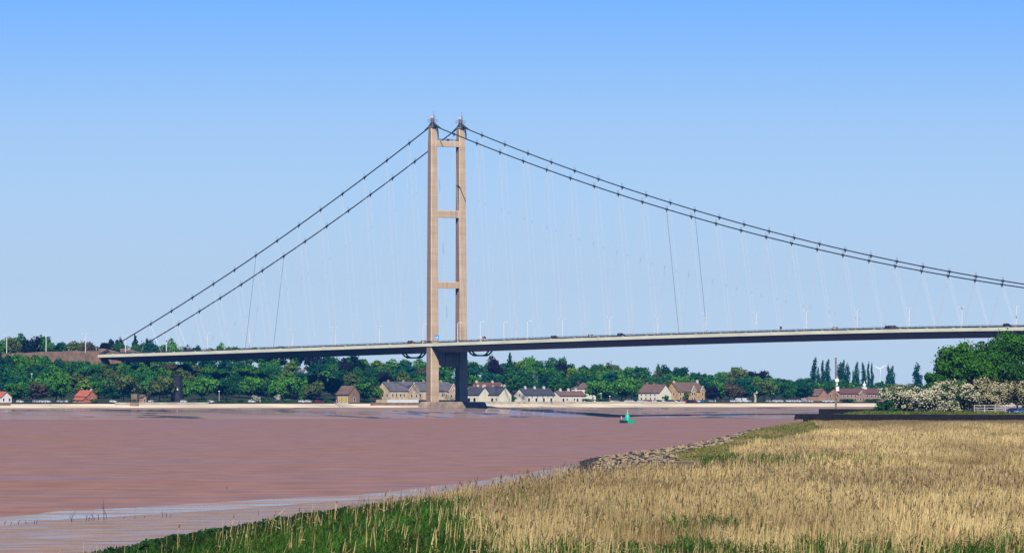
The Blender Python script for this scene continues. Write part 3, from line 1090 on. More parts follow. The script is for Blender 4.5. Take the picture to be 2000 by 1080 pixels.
# ------------------------------------------------------------------ buildings on the far shore
def add_window(parent, f, x, z, w, h, arch=False, name='window', pane=None):
    """f maps local (x, out, z) to house coordinates."""
    mb = MB()
    def bx(x0, x1, o0, o1, z0, z1, m):
        mb.mat(m)
        vs = [f(a, o, c) for c in (z0, z1) for o in (o0, o1) for a in (x0, x1)]
        mb.add(vs, [(0, 2, 3, 1), (4, 5, 7, 6), (0, 1, 5, 4), (2, 6, 7, 3), (0, 4, 6, 2), (1, 3, 7, 5)])
    fr_ = .12
    bx(x - w / 2, x + w / 2, -.05, .06, z, z + h, 1)
    if arch:
        n = 9
        vs = [f(x + (w / 2) * math.cos(math.pi * k / (n - 1)), o, z + h + (w / 2) * math.sin(math.pi * k / (n - 1))) for o in (.06, -.05) for k in range(n)]
        mb.mat(1).add(vs, [tuple(range(n)), tuple(range(2 * n - 1, n - 1, -1))] + [(k, k + 1, n + k + 1, n + k) for k in range(n - 1)])
    bx(x - w / 2 - fr_, x - w / 2, -.05, .10, z, z + h, 0)
    bx(x + w / 2, x + w / 2 + fr_, -.05, .10, z, z + h, 0)
    bx(x - w / 2 - fr_, x + w / 2 + fr_, -.05, .12, z - fr_, z, 0)
    if not arch:
        bx(x - w / 2 - fr_, x + w / 2 + fr_, -.05, .11, z + h, z + h + fr_, 0)
    mb.obj(name, [M['white'], pane or M['pane']], parent)


def gable_roof(mb, L, Wd, hw, hr, ov=.35, th=.28):
    """Two slabs along x, ridge at the middle."""
    s = hr / (Wd / 2)
    e = Wd / 2 + ov
    for sy in (-1, 1):
        a = [(-L / 2 - ov, sy * e, hw - s * ov), (L / 2 + ov, sy * e, hw - s * ov), (L / 2 + ov, 0, hw + hr), (-L / 2 - ov, 0, hw + hr)]
        up = [(x, y, z + th) for x, y, z in a]
        mb.add(a + up, [(0, 1, 2, 3), (7, 6, 5, 4), (0, 4, 5, 1), (1, 5, 6, 2), (2, 6, 7, 3), (3, 7, 4, 0)])


def house(name, label, px, n, L, Wd, hw, hr, par, wm, rm, chim=(), front=(), end=(), bays=(), dz0=0.0, cm=None, hip=False, cat='house', group=None, rot=None):
    x, y, q = shore(px, n)
    z = fz(px, n) + dz0
    rz = EAZ if par else UAZ
    if rot is not None:
        rz = rot
    o = empty(name, (x, y, z), rz, label, cat, group)
    mb = MB()
    mb.add([(sx * L / 2, sy * Wd / 2, zz) for zz in (-1.0, hw) for sy in (-1, 1) for sx in (-1, 1)] + [(-L / 2, 0, hw + hr), (L / 2, 0, hw + hr)],
           [(0, 2, 3, 1), (0, 1, 5, 4), (2, 6, 7, 3), (0, 4, 8, 6, 2), (1, 3, 7, 9, 5), (4, 5, 9, 8), (6, 8, 9, 7)] if not hip else [(0, 2, 3, 1), (0, 1, 5, 4), (2, 6, 7, 3), (0, 4, 6, 2), (1, 3, 7, 5), (4, 5, 7, 6)])
    if hip:
        mb = MB()
        mb.box(-L / 2, L / 2, -Wd / 2, Wd / 2, -1, hw)
    mb.obj('wall', wm, o)
    mb = MB()
    if hip:
        ov = .4
        a = [(-L / 2 - ov, -Wd / 2 - ov, hw), (L / 2 + ov, -Wd / 2 - ov, hw), (L / 2 + ov, Wd / 2 + ov, hw), (-L / 2 - ov, Wd / 2 + ov, hw), (-L / 2 + Wd / 2, 0, hw + hr), (L / 2 - Wd / 2, 0, hw + hr)]
        mb.add(a, [(3, 2, 1, 0), (0, 1, 5, 4), (1, 2, 5), (2, 3, 4, 5), (3, 0, 4)])
    else:
        gable_roof(mb, L, Wd, hw + .02, hr)
    rf = mb.obj('roof', rm, o)
    for cx, cy, ch in chim:
        mb = MB()
        zb = hw + hr * (1 - min(1, abs(cy) / (Wd / 2))) - .4
        mb.box(cx - .55, cx + .55, cy - .45, cy + .45, zb, hw + hr + ch)
        mb.box(cx - .68, cx + .68, cy - .58, cy + .58, hw + hr + ch, hw + hr + ch + .18)
        for k in (-.3, .3):
            mb.tube((cx + k, cy, hw + hr + ch + .18), (cx + k, cy, hw + hr + ch + .6), .16, .13, 6)
        mb.obj('chimney', cm or wm, rf)
    for w in front:
        add_window(o, lambda a, out, c: (a, -Wd / 2 - out, c), *w)
    sgn = -1 if par else 1
    for w in end:
        add_window(o, lambda a, out, c: (sgn * (L / 2 + out), a, c), *w)
    for cx, bw, bh, br, pr in bays:
        mb = MB()
        y0, y1 = -Wd / 2 - pr, 0
        mb.add([(cx - bw / 2, y0, -1), (cx + bw / 2, y0, -1), (cx + bw / 2, y0, bh), (cx, y0, bh + br), (cx - bw / 2, y0, bh), (cx - bw / 2, y1, -1), (cx + bw / 2, y1, -1), (cx + bw / 2, y1, bh), (cx, y1, bh + br), (cx - bw / 2, y1, bh)],
               [(0, 1, 2, 3, 4), (9, 8, 7, 6, 5), (0, 5, 6, 1), (1, 6, 7, 2), (2, 7, 8, 3), (3, 8, 9, 4), (4, 9, 5, 0)])
        b = mb.obj('gable_bay', wm, o)
        mb = MB()
        s = br / (bw / 2)
        for sx in (-1, 1):
            a = [(cx + sx * (bw / 2 + .3), y0 - .3, bh - s * .3 + .03), (cx, y0 - .3, bh + br + .03), (cx, y1, bh + br + .03), (cx + sx * (bw / 2 + .3), y1, bh - s * .3 + .03)]
            mb.add(a + [(p, r, t_ + .25) for p, r, t_ in a], [(0, 1, 2, 3), (7, 6, 5, 4), (0, 4, 5, 1), (1, 5, 6, 2), (2, 6, 7, 3), (3, 7, 4, 0)])
        mb.obj('bay_roof', rm, b)
        mb = MB()                                          # pale verge boards
        for sx in (-1, 1):
            p0 = np.array((cx + sx * (bw / 2 + .3), y0 - .36, bh - s * .3 + .12))
            mb.tube(p0, (cx, y0 - .36, bh + br + .12), .16, n=4)
        mb.obj('verge_board', M['cream'], b)
        for wx in ((-bw * .22, bw * .22) if bw > 4 else (0,)):
            for wz in ((1.0, 4.0) if bh > 5 else (1.0,)):
                add_window(b, lambda a, out, c: (a, y0 - out, c), cx + wx, wz, 1.1, 1.4)
        add_window(b, lambda a, out, c: (a, y0 - out, c), cx, bh + .2, .9, .9)
    return o


def winrow(x0, x1, k, z, w=1.1, h=1.4, arch=False):
    return [(x, z, w, h, arch) for x in np.linspace(x0, x1, k)]


hotel = house('stone_hotel', 'long pale stone building with grey slate roofs and pointed gables behind the tower leg', 812, 125, 52, 12, 7.6, 5.0, True, M['stone'], M['slate'],
              chim=((-22, 0, .8), (-10, 0, .7), (6, 0, .8), (20, 0, .8)), front=winrow(-24, -15, 4, 1.0) + winrow(-24, -15, 4, 4.4) + winrow(-2, 4, 2, 1.0) + winrow(-2, 4, 2, 4.4) + winrow(12, 19, 3, 1.0) + winrow(12, 19, 3, 4.4),
              end=winrow(-3.5, 3.5, 3, 1.0) + winrow(-3.5, 3.5, 3, 4.4), bays=((-8.5, 8.5, 7.6, 4.6, 1.4), (8, 5.5, 6.6, 3.4, 1.2), (23, 7.5, 7.2, 4.4, 1.6)), cat='building', cm=M['stone'], dz0=-2.6)
house('house', 'large red-roofed brick house on the slope behind the white cottages, with two pointed gables', 952, 128, 21, 9, 5.5, 4.2, True, M['brick'], M['redtile'], chim=((-9, 0, .9), (4, 0, .8)), bays=((-1, 4.6, 5.2, 2.8, 1.0), (6, 4.8, 5.4, 3.2, 1.2)), front=winrow(-8, -5, 2, 3.4), end=winrow(-2.5, 2.5, 2, 3.2), cm=M['cream'])
house('house', 'lower red-roofed house half hidden between the right tower leg and the large red roof', 926, 112, 9, 8, 4.2, 3.2, True, M['cream'], M['redtile'], chim=((3, 0, .8),), front=winrow(-2.5, 2.5, 2, 1.4), dz0=.4)
house('cottage', 'white cottage with a broad blank gable and dark slate roof, right of the tower', 966, 44, 17, 10, 4.2, 4.4, False, M['cream'], M['dslate'], chim=((8.0, 0, .9), (-8, 0, .9)), front=[(-6, .2, 1.9, 1.3, True), (-1.2, .2, 1.9, 1.3, True), (3.2, .2, 1.9, 1.3, True), (6.5, 1.0, .9, 1.2, False)])
house('cottage', 'white cottage with dark slate roof closest to the right tower leg', 932, 50, 12, 9, 4.2, 4.2, False, M['cream'], M['dslate'], chim=((5.2, 0, .9),), front=[(-2, .2, 1.9, 1.3, True), (2.5, .2, 1.9, 1.3, True)])
t1 = house('terrace', 'long white terrace with dark slate roof, three white chimneys and a greyish gable end', 1044, 50, 24, 9, 4.0, 3.6, True, M['cream'], M['dslate'], chim=((-7.5, 0, 1.0), (0, 0, 1.0), (7.5, 0, 1.0)), front=[(x, .2, 1.5, 1.4, True) for x in (-9, -3, 3, 9)] + winrow(-10.5, 10.5, 6, 2.6, .8, .8), end=[(0, 3.6, .9, .9)], cat='terrace', cm=M['render'])
house('terrace', 'lower white terrace with brown roof, three white chimneys and coloured doors', 1110, 48, 21, 8, 3.6, 2.6, True, M['cream'], M['bslate'], chim=((-6.5, 0, 1.2), (0, 0, 1.2), (6, 0, 1.2)), front=[(-8, .2, 1.5, 1.2, True), (3.5, .2, 1.4, 1.2, True), (8, .2, 1.4, 1.2, True)] + winrow(-5, 1, 2, 1.0, 1.0, 1.1), cat='terrace', cm=M['render'])
house('house', 'tall white house with hipped brown roof at the right end of the terraces', 1140, 66, 11, 9, 7.6, 3.4, True, M['render'], M['bslate'], chim=((-4.5, 0, .5),), front=winrow(-3, 3, 2, 4.6) + winrow(-3, 3, 2, 1.4), end=winrow(-2, 2, 2, 4.6), hip=True, cm=M['bslate'])
house('house', 'white house with brown tiled roof, cream gable end and two brick chimneys', 1279, 52, 17, 10, 5.4, 4.6, False, M['cream'], M['bslate'], chim=((-6.5, 0, .9), (-.5, 0, .9)), front=winrow(-6, 5, 4, 1.2, 1.0, 1.3) + winrow(-6, 5, 4, 3.7, .9, 1.0), end=[(2.2, 1.2, 1.0, 1.3)], cm=M['brick'])
house('house', 'big tan stone house with brown roof and white pointed dormers', 1338, 62, 22, 10, 6.2, 5.0, True, M['tan'], M['bslate'], chim=((-9.5, 0, .6), (10.4, 0, 1.2)), bays=((1.0, 4.2, 6.2, 3.2, 1.0), (8, 4.0, 6.2, 3.0, 1.6)), front=winrow(-9, -3, 3, 1.2) + winrow(-9, -3, 3, 4.0), end=[(-1.5, 4, 1.1, 1.3)], cm=M['cream'])
for dx_, lb in ((5.2, 'x'),):
    pass
house('cottage', 'small cottage with orange-red tiled roof and cream gable on the beach at the left', 168, 40, 9.5, 7, 3.4, 2.9, False, M['brick'], M['orangetile'], front=winrow(-2.5, 2.5, 2, 1.0), end=[(0, 1.2, .9, 1.2)], chim=((4.2, 0, .5),), cm=M['cream'])
house('lean_to', 'low orange-roofed lean-to standing before the small beach cottage', 157, 33, 8, 3.5, 1.5, 1.1, False, M['brick'], M['orangetile'], front=winrow(-2, 2, 2, .4, .8, .7), cat='shed')
house('cottage', 'orange-roofed cottage with white front cut by the left edge of the photo', 2, 38, 9, 7, 3.0, 2.6, False, M['render'], M['orangetile'], front=winrow(-2.5, 2.5, 2, .9), end=winrow(-2, 2, 2, .9))
house('hut', 'small brown plank hut under the trees left of the black mill tower', 279, 40, 3.0, 2.6, 3.0, 1.0, False, M['pbrick'], M['bslate'], end=[(0, .1, .9, 1.9)], cat='hut')
pav = house('pavilion', 'brown-roofed pavilion with yellow doors on the shore beside the stone building', 680, 36, 10, 8, 4.6, 4.4, False, M['brownwall'], M['bslate'], end=[(0, 1.0, 1.2, 1.6)], cat='pavilion')
for wx in (-2.6, .2, 3.0):
    add_window(pav, lambda a, out, c: (a, -4.0 - out, c), wx, .1, 2.0, 3.1, name='door', pane=M['yellow'])
house('house', 'white house showing through the wood just below the deck', 591, 262, 5, 4, 7.0, 2.0, False, M['render'], M['slate'], front=winrow(-1.5, 1.5, 2, 5.4), end=[(0, 5.4, 1, 1.2)], dz0=2.0, chim=((0, 0, .8),))
inst = house('brick_hall', 'long low brick building with brown roof and a white cupola behind the tall pole', 1673, 60, 40, 11, 4.9, 2.9, True, M['pbrick'], M['redtile'], front=winrow(-18, 18, 11, .6, 1.3, 1.3) + winrow(-18, 18, 11, 2.9, 1.3, 1.1), end=winrow(-3, 3, 2, 2.9), bays=((-2, 6, 4.6, 2.2, .8),), cat='building')
mb = MB()
mb.box(5.9, 8.1, -1.1, 1.1, 7.0, 8.9)
mb.lathe([(.9, 8.9), (.9, 9.8), (1.2, 9.9), (.7, 10.6), (.28, 11.3), (.1, 12.6)], (7, 0), 8)
mb.obj('cupola', M['white'], inst)
house('house', 'pink-grey roofed house among the trees left of the brick building', 1594, 112, 12, 9, 3.4, 3.8, False, M['pbrick'], M['bslate'], chim=((-4, 0, .6),), front=winrow(-3, 3, 2, 2.4))

# black mill tower
x, y, q = shore(346, 60)
ml = empty('mill_tower', (x, y, fz(346, 60)), 0, 'black tapering capless mill tower standing among the trees on the left shore', 'mill')
mb = MB()
mb.lathe([(4.0, -1), (3.1, 6), (2.75, 13.8), (2.95, 14.0), (2.95, 14.5), (2.5, 14.5), (2.4, 13.9)], n=24)
mb.obj('tower', M['mill'], ml, smooth=False)
mb = MB()
mb.box(-.1, .7, -3.16, -2.9, 6.4, 8.4)
mb.obj('window', M['white'], ml)

# promenade: sea wall, white garden wall, slipway, landing stage
def strip(name, m, pxs, n, h, w, label, cat, z0=-.3):
    mb = MB()
    rs = []
    for p in pxs:
        x, y, q = shore(p, n)
        z = fz(p, n)
        c = np.array((x, y))
        a, b = c - V * w / 2, c + V * w / 2
        rs.append([(a[0], a[1], z + z0), (b[0], b[1], z + z0), (b[0], b[1], z + h), (a[0], a[1], z + h)])
    mb.loft(rs)
    return tag(mb.obj(name, m), label, cat)


strip('sea_wall', M['seawall'], np.arange(918, 1345, 30), 22, 1.25, .5, 'long pale sea wall along the foot of the white terraces', 'wall')
strip('sea_wall', M['brownwall'], np.arange(724, 835, 12), 12, 1.6, .6, 'low brown sea wall on the beach left of the tower foot', 'wall')
strip('garden_wall', M['white'], np.arange(757, 820, 12), 30, 1.6, .5, 'white wall below the long stone building', 'wall')
strip('garden_wall', M['stone'], np.arange(735, 757, 7), 32, 1.5, .5, 'short stone wall left of the white wall', 'wall')
strip('sea_wall', M['brownwall'], np.arange(-30, 24, 10), 14, 1.7, .8, 'dark brown wall below the cottage at the left edge', 'wall')
strip('sea_wall', M['seawall'], np.arange(225, 420, 14), 17, 1.4, .6, 'pale rough sea wall above the sand on the left shore', 'wall')
mb = MB()
x, y, q = shore(262, 9)
z = fz(262, 9)
for k in range(4):
    mb.box(x - 2.3, x + 2.3, y + k * .8, y + k * .8 + .79, z - .5, z + .5 + k * .55)
tag(mb.obj('landing_steps', M['brownwall']), 'stepped brown concrete landing at the sand edge left of the mill tower', 'steps')
mb = MB()
rs = []
for px, n, hw in ((668, 26, 3), (672, 12, 4.5), (676, 1, 6)):
    x, y, q = shore(px, n)
    z = fz(px, n)
    rs.append([(x - hw, y, z - .2), (x + hw, y, z - .2), (x + hw, y, z + .35), (x - hw, y, z + .35)])
mb.loft(rs)
for px in (660, 666, 672, 678, 684):
    a, b = shore(px - 6, 24), shore(px + 4, 2)
    mb.tube((a[0], a[1], fz(px, 24) + .35), (b[0], b[1], fz(px, 2) + .45), .22, n=5)
tag(mb.obj('slipway', M['seawall']), 'pale ribbed slipway running down the sand below the yellow pavilion', 'slipway')
mb = MB()
x, y, q = shore(262, 36)
z = fz(262, 36)
for s in (-1.3, 1.3):
    mb.tube((x + s, y, z), (x + s, y, z + 2.2), .12, n=5)
mb.box(x - 1.6, x + 1.6, y - .1, y + .1, z + 1.8, z + 4.6)
tag(mb.obj('notice_board', M['wood']), 'dark notice board on two posts left of the small brown hut', 'board')

# far wind turbine
Yt = 6500.0
wt = empty('wind_turbine', P(1718.5, Yt, 8.0), 0, 'distant white wind turbine with three blades between the poplars', 'wind turbine')
mb = MB()
hub = ZY(720.5, Yt) - 8
mb.tube((0, 0, 0), (0, 0, hub), 1.25, .75, 10)
mb.obj('mast', M['turbine'], wt)
mb = MB()
mb.box(-.9, .9, -2.0, 3.0, hub - .8, hub + 1.0)
nc = mb.obj('nacelle', M['turbine'], wt)
for a in (62, 302, 180):
    mb = MB()
    d = np.array((-math.sin(math.radians(a)), 0, math.cos(math.radians(a))))
    c = np.array((0, -2.3, hub))
    p = np.array((d[2], 0, -d[0]))
    rs = []
    for s, w_ in ((0, .5), (1.2, .85), (5, .55), (9.6, .18)):
        q_ = c + d * s
        rs.append([q_ - p * w_, q_ + np.array((0, .16, 0)), q_ + p * w_ * .6, q_ - np.array((0, .16, 0))])
    mb.loft(rs)
    mb.obj('blade', M['turbine'], nc)

# buoy in the river
bx_, by_ = P(1225.5, 2615, 0)[:2]
bu = empty('light_float', (bx_, by_, 0), 0, 'green boat-shaped navigation float with a lattice light tower on the brown river', 'buoy')
mb = MB()
st = [(-3.3, .35, 1.55), (-2.7, 1.2, 1.35), (-1.5, 1.7, 1.2), (0, 1.8, 1.12), (1.6, 1.7, 1.2), (2.6, 1.2, 1.35), (3.2, .45, 1.55)]
for lo_, hi_, mi in ((0, 3, 1), (3, 6, 0)):
    mb.mat(mi)
    mb.loft([[(x, -w, z), (x, -w * .75, -.4), (x, w * .75, -.4), (x, w, z)] for x, w, z in st[lo_:hi_ + 1]])
mb.obj('hull', [M['bgreen'], M['dgreen']], bu)
mb = MB()
for sx in (-1, 1):
    for sy in (-1, 1):
        mb.tube((sx * 1.15, sy * .9, .85), (sx * .45, sy * .4, 3.6), .11, n=5)
for z, k in ((1.6, .78), (2.4, .58)):
    a, b = 1.15 * k + .1, .9 * k + .1
    for p, q in (((-a, -b), (a, -b)), ((a, -b), (a, b)), ((a, b), (-a, b)), ((-a, b), (-a, -b))):
        mb.tube((*p, z), (*q, z), .07, n=4)
mb.lathe([(1.45, 1.0), (1.25, 2.2), (.85, 3.7), (.9, 3.8), (.3, 3.95)], n=10)
tw_ = mb.obj('lattice_tower', M['bgreen'], bu)
mb = MB()
mb.lathe([(.26, 3.9), (.26, 4.2), (.07, 4.35), (.06, 5.0), (.13, 5.05), (.13, 5.5)], n=8)
mb.obj('lantern', M['white'], tw_)
mb = MB()
mb.tube((-2.5, 0, 1.0), (-2.5, 0, 2.7), .08, n=5)
mb.tube((-2.5, 0, 2.3), (-2.5, 0, 2.9), .16, n=6)
mb.obj('mooring_post', M['white'], bu)

# ------------------------------------------------------------------ trees
def leaf_quads(C, Nn, size, rg, flat=0.55):
    """One small bent leaf clump (a quad) per centre, roughly facing its normal."""
    n = len(C)
    Nn = Nn + rg.normal(0, flat, (n, 3))
    Nn /= np.linalg.norm(Nn, axis=1)[:, None] + 1e-9
    A = np.cross(Nn, rg.normal(0, 1, (n, 3)))
    A /= np.linalg.norm(A, axis=1)[:, None] + 1e-9
    B = np.cross(Nn, A)
    s = size * rg.uniform(.55, 1.25, (n, 1))
    a, b = A * s * .5, B * s * rg.uniform(.3, .55, (n, 1))
    v = np.stack([C - a, C - b * .9 + a * .1, C + a, C + b], 1)
    return v.reshape(-1, 3), np.arange(4 * n).reshape(n, 4)


def crown(name, kind, seed, nleaf, leaf, h, w, base, m, lobes=16, tint=(1, 1, 1), lr=(.22, .38)):
    rg = np.random.default_rng(seed)
    hc = h - base
    cz_ = base + hc * .5
    L = []
    if kind in ('round', 'broad', 'bush'):
        for i in range(lobes):
            while True:
                p = rg.uniform(-1, 1, 3)
                if .3 < np.dot(p, p) < 1:
                    break
            p = p * np.array((.76, .76, .78))
            if kind == 'broad':
                p[2] = p[2] * .8 + .05
            if kind == 'bush':
                p[2] -= .1
            r = rg.uniform(*lr) * (1 if p[2] > -.4 else .85)
            L.append((p[0] * w / 2, p[1] * w / 2, cz_ + p[2] * hc / 2, r * w / 2, r * min(hc, w) / 2 * rg.uniform(.7, 1.0)))
        L.append((0, 0, cz_, .5 * w / 2, .52 * hc / 2))
    elif kind == 'poplar':
        for i in range(lobes):
            f = (i + .5) / lobes
            rr = w / 2 * (.35 + .65 * math.sin(math.pi * min(1, (.12 + f * .88)) ** .8)) * .62
            L.append((rg.uniform(-.35, .35) * w / 2, rg.uniform(-.35, .35) * w / 2, base + hc * (.05 + f * .9), rr, hc / lobes * 1.35))
    elif kind == 'conifer':
        for i in range(lobes):
            f = (i + .5) / lobes
            rr = w / 2 * (1 - f) ** .8
            a = rg.uniform(0, 6.28)
            L.append((math.cos(a) * rr * .4, math.sin(a) * rr * .4, base + hc * (.04 + f * .93), rr * .75 + .15, hc / lobes * 1.1))
    L = np.array(L)
    wgt = L[:, 3] * (L[:, 3] + L[:, 4])
    idx = rg.choice(len(L), nleaf, p=wgt / wgt.sum())
    d = rg.normal(0, 1, (nleaf, 3))
    d[:, 2] = d[:, 2] * .9 + .18
    d /= np.linalg.norm(d, axis=1)[:, None]
    rad = np.where(rg.random(nleaf) < .78, rg.normal(1, .10, nleaf), rg.uniform(.5, .95, nleaf))
    S = np.stack([L[idx, 3], L[idx, 3], L[idx, 4]], 1)
    C = L[idx, :3] + d * S * rad[:, None]
    # a few loose sprays that break the outline
    C += (rg.random((nleaf, 1)) < .10) * d * w * .05
    v, q = leaf_quads(C, d, leaf, rg)
    br = rg.uniform(.62, 1.32, (nleaf, 1)) * rg.uniform(.78, 1.22, len(L))[idx][:, None]
    hue = rg.normal(0, 1, (nleaf, 1))
    col = br * np.array(tint) * np.concatenate([1 + .10 * hue, 1 + .02 * hue, 1 - .1 * hue], 1)
    return quad_mesh(name, v, q, np.repeat(np.clip(col, 0, 3), 4, 0), m)


def trunk_mesh(name, h, r, w, seed, limbs=5):
    rg = np.random.default_rng(seed)
    mb = MB()
    pts = [(0, 0, -.6), (rg.normal(0, .1), rg.normal(0, .1), h * .25), (rg.normal(0, .2), rg.normal(0, .2), h * .5), (rg.normal(0, .3), rg.normal(0, .3), h * .8)]
    mb.path(pts, [r * 1.25, r, r * .7, r * .2], 8)
    for k in range(limbs):
        z = h * rg.uniform(.28, .55)
        a = rg.uniform(0, 6.28)
        e = np.array((math.cos(a) * w * .3, math.sin(a) * w * .3, z + h * rg.uniform(.12, .28)))
        mb.path([(0, 0, z), e * np.array((.5, .5, 1)) + np.array((0, 0, -h * .06)), e], [r * .5, r * .35, r * .1], 5)
    return mb.mesh(name, [M['bark']])


SPEC = {'round': [('round', 12, 11, .9)] * 4, 'broad': [('broad', 11, 14, .8)] * 3, 'tall': [('round', 15, 9.5, 1.2)] * 3, 'conifer': [('conifer', 13, 7, .8)] * 2, 'poplar': [('poplar', 25, 5.6, 1.5)] * 3, 'bush': [('bush', 3.2, 4.4, .1)] * 2}
LIB = {}
for kd, lst in SPEC.items():
    LIB[kd] = []
    for i, (ck, h, w, b) in enumerate(lst):
        sd = sum(map(ord, kd)) * 10 + i
        nl = {'bush': 420, 'poplar': 1500, 'conifer': 1100}.get(kd, 2100)
        cm = crown('crown', ck, sd, nl, .95 if kd != 'bush' else .6, h, w, b, M['leaf'], lobes={'conifer': 14, 'poplar': 13, 'bush': 8}.get(kd, 24), lr=(.22, .38) if kd != 'bush' else (.3, .45))
        tm = trunk_mesh('trunk', h, .035 * h * .5, w, sd)
        LIB[kd].append((cm, tm, h, w))

GREENS = {'mid green': (.028, .130, .024), 'bright green': (.060, .200, .018), 'dark green': (.012, .080, .024), 'olive green': (.085, .128, .028), 'yellow-green': (.12, .22, .018), 'blue-green': (.008, .084, .046),
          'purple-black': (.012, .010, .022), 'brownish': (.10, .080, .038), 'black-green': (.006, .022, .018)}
NAMES = {'round': 'tree', 'broad': 'tree', 'tall': 'tree', 'conifer': 'conifer', 'poplar': 'poplar', 'bush': 'shrub'}


def tree(kind, loc, h, w, colour, label, group=None, i=None, name=None):
    lib = LIB[kind]
    cm, tm, h0, w0 = lib[R.randrange(len(lib)) if i is None else i % len(lib)]
    o = empty(name or NAMES[kind], loc, R.uniform(0, 6.28), label, NAMES[kind], group)
    o.scale = (w / w0, w / w0, h / h0)
    c = link('crown', cm, o)
    j = R.uniform(.88, 1.14)
    c.color = (*[x * j for x in GREENS[colour]], 1)
    link('trunk', tm, o)
    return o


SKYL = [(-60, 655), (0, 656), (60, 652), (130, 661), (200, 664), (260, 656), (330, 668), (400, 669), (450, 669), (500, 676), (560, 671), (600, 679), (660, 690), (700, 694), (760, 695), (830, 698), (920, 696), (955, 700), (1000, 702), (1033, 693), (1100, 700), (1150, 707), (1250, 709), (1320, 711), (1380, 722), (1440, 714), (1480, 724), (1520, 732), (1560, 731), (1600, 737), (1700, 742), (1760, 744), (1830, 748), (2060, 750)]
SKX, SKZ = [p for p, _ in SKYL], [q for _, q in SKYL]
DBX, DBY = [190, 340, 500, 660, 750, 832, 905], [699, 704.5, 700, 695, 692, 688, 686]
MARKS = [(2, 'the left-edge cottage'), (75, 'the left-hand cars'), (165, 'the red-roofed beach cottage'), (235, 'the beach'), (279, 'the small brown hut'), (346, 'the black mill tower'), (430, 'the shore green'), (500, 'the flowering shore bush'), (560, 'the western shore'), (600, 'the white house in the wood'), (650, 'the slipway'), (690, 'the yellow-doored pavilion'),
         (745, 'the stone gable'), (800, 'the long stone building'), (870, 'the tower legs'), (925, 'the right tower leg'), (955, 'the large red roof'), (1000, 'the broad white gable'), (1045, 'the three-chimney white terrace'), (1105, 'the brown-roofed terrace'), (1142, 'the hipped-roof white house'), (1195, 'the promenade cars'), (1240, 'the light float'), (1279, 'the white gabled house'), (1338, 'the tan stone house'), (1395, 'the dark copper tree'),
         (1440, 'the row of white vans'), (1477, 'the pale dead trunk'), (1530, 'the silver cars'), (1592, 'the pink-roofed house'), (1632, 'the tall pole'), (1675, 'the brick hall'), (1720, 'the wind turbine'), (1765, 'the blossoming bush'), (1850, 'the near big trees'), (1960, 'the near big trees')]
LAYN = [66, 118, 180, 250, 330, 455]
LWORD = ['in the front row by', 'in the second row behind', 'on the lower slope above', 'half way up behind', 'high above', 'on the skyline above']
BUILD = [(-12, 14, 785), (146, 188, 764), (272, 288, 770), (335, 358, 727), (655, 706, 758), (738, 905, 747), (905, 1000, 748), (1000, 1160, 762), (1253, 1368, 755), (1618, 1760, 766)]
seen_lab = {}


def unique(base):
    n = seen_lab.get(base, 0)
    seen_lab[base] = n + 1
    return n


def cap_y(px, hw, n, depth):
    """Lowest picture row (highest point) a tree may reach so it hides no building or deck."""
    c = 0
    for x in (px - hw * .8, px, px + hw * .8):
        td = along(x, 5) if 190 < x < 905 else None
        if td is not None and td < 0 and depth < T[1] + U[1] * td:
            c = max(c, np.interp(x, DBX, DBY) + 1)
        if n < 255 and 578 < x < 604:
            c = max(c, 721)
    for a, b, t_ in BUILD:
        if a - hw * .75 < px < b + hw * .75:
            if n < (64 if a == 335 else 160 if a == 738 else 105 if a < 900 or a > 1000 else 132):
                c = max(c, 9999)
    return c


def free_label(cands, mark_word):
    pass


shapes = {'round': 'round', 'broad': 'broad', 'tall': 'tall', 'conifer': 'pointed'}
cell = {}
for li in range(5, -1, -1):
    n0 = LAYN[li]
    px = -30.0 + R.uniform(0, 12)
    while px < (1790 if li < 5 else 2040):
        sc = 1.0
        n = n0 + R.uniform(-22, 22) * (1 if li else .4)
        x, y, q = shore(px, n)
        s = F / y
        z = float(zfar(q, n))
        kind = R.choices(['round', 'broad', 'tall', 'conifer'], [5, 4, 2, .35])[0]
        w = {'round': 12.5, 'broad': 15.5, 'tall': 11, 'conifer': 7.5}[kind] * R.uniform(.85, 1.2)
        hw = w * s / 2
        hmin = {'round': 7, 'broad': 7, 'tall': 9, 'conifer': 8}[kind]
        if li == 5:
            top = np.interp(px, SKX, SKZ) + R.uniform(-2, 8)
            h = ZY(top, y) - z
        else:
            h = R.uniform(10.5, 15.5)
            lim = np.interp(px, SKX, SKZ) + 5 + R.uniform(0, 6)
            h = min(h, ZY(lim, y) - z)
        cy = cap_y(px, hw, n, y)
        if cy < 9000 and cy > 0:
            h = min(h, ZY(cy + R.uniform(0, 4), y) - z)
        h = min(h, 19)
        step = w * s * R.uniform(.62, .86)
        if h >= 5.0 and cy < 9000:
            if h < hmin and kind in ('tall', 'conifer'):
                kind = 'round'
            w = min(w, h * 1.5)
            # deck hides the whole tree when it stands behind the deck and never rises above it
            cw = R.choices(['mid green', 'bright green', 'dark green', 'olive green', 'blue-green', 'yellow-green', 'brownish', 'purple-black', 'black-green'], [5.5, 3.6, 4, 1.6, 3, .6, .35, .2 if li > 2 else 0, .3 if li > 3 else 0])[0]
            mi = min(range(len(MARKS)), key=lambda k: abs(MARKS[k][0] - px))
            for att in range(8):
                rel = LWORD[li]
                lb = f'{shapes[kind]} {cw} {NAMES[kind]} {rel} {MARKS[mi][1]}'
                if lb not in cell:
                    break
                cw = R.choice(['mid green', 'bright green', 'dark green', 'olive green', 'blue-green', 'mid green'])
                if att > 3:
                    kind = R.choice(['round', 'broad', 'tall'])
            cell[lb] = 1
            tree(kind, (x, y, z), h, w, cw, lb, 'trees of the far wood')
        px += step

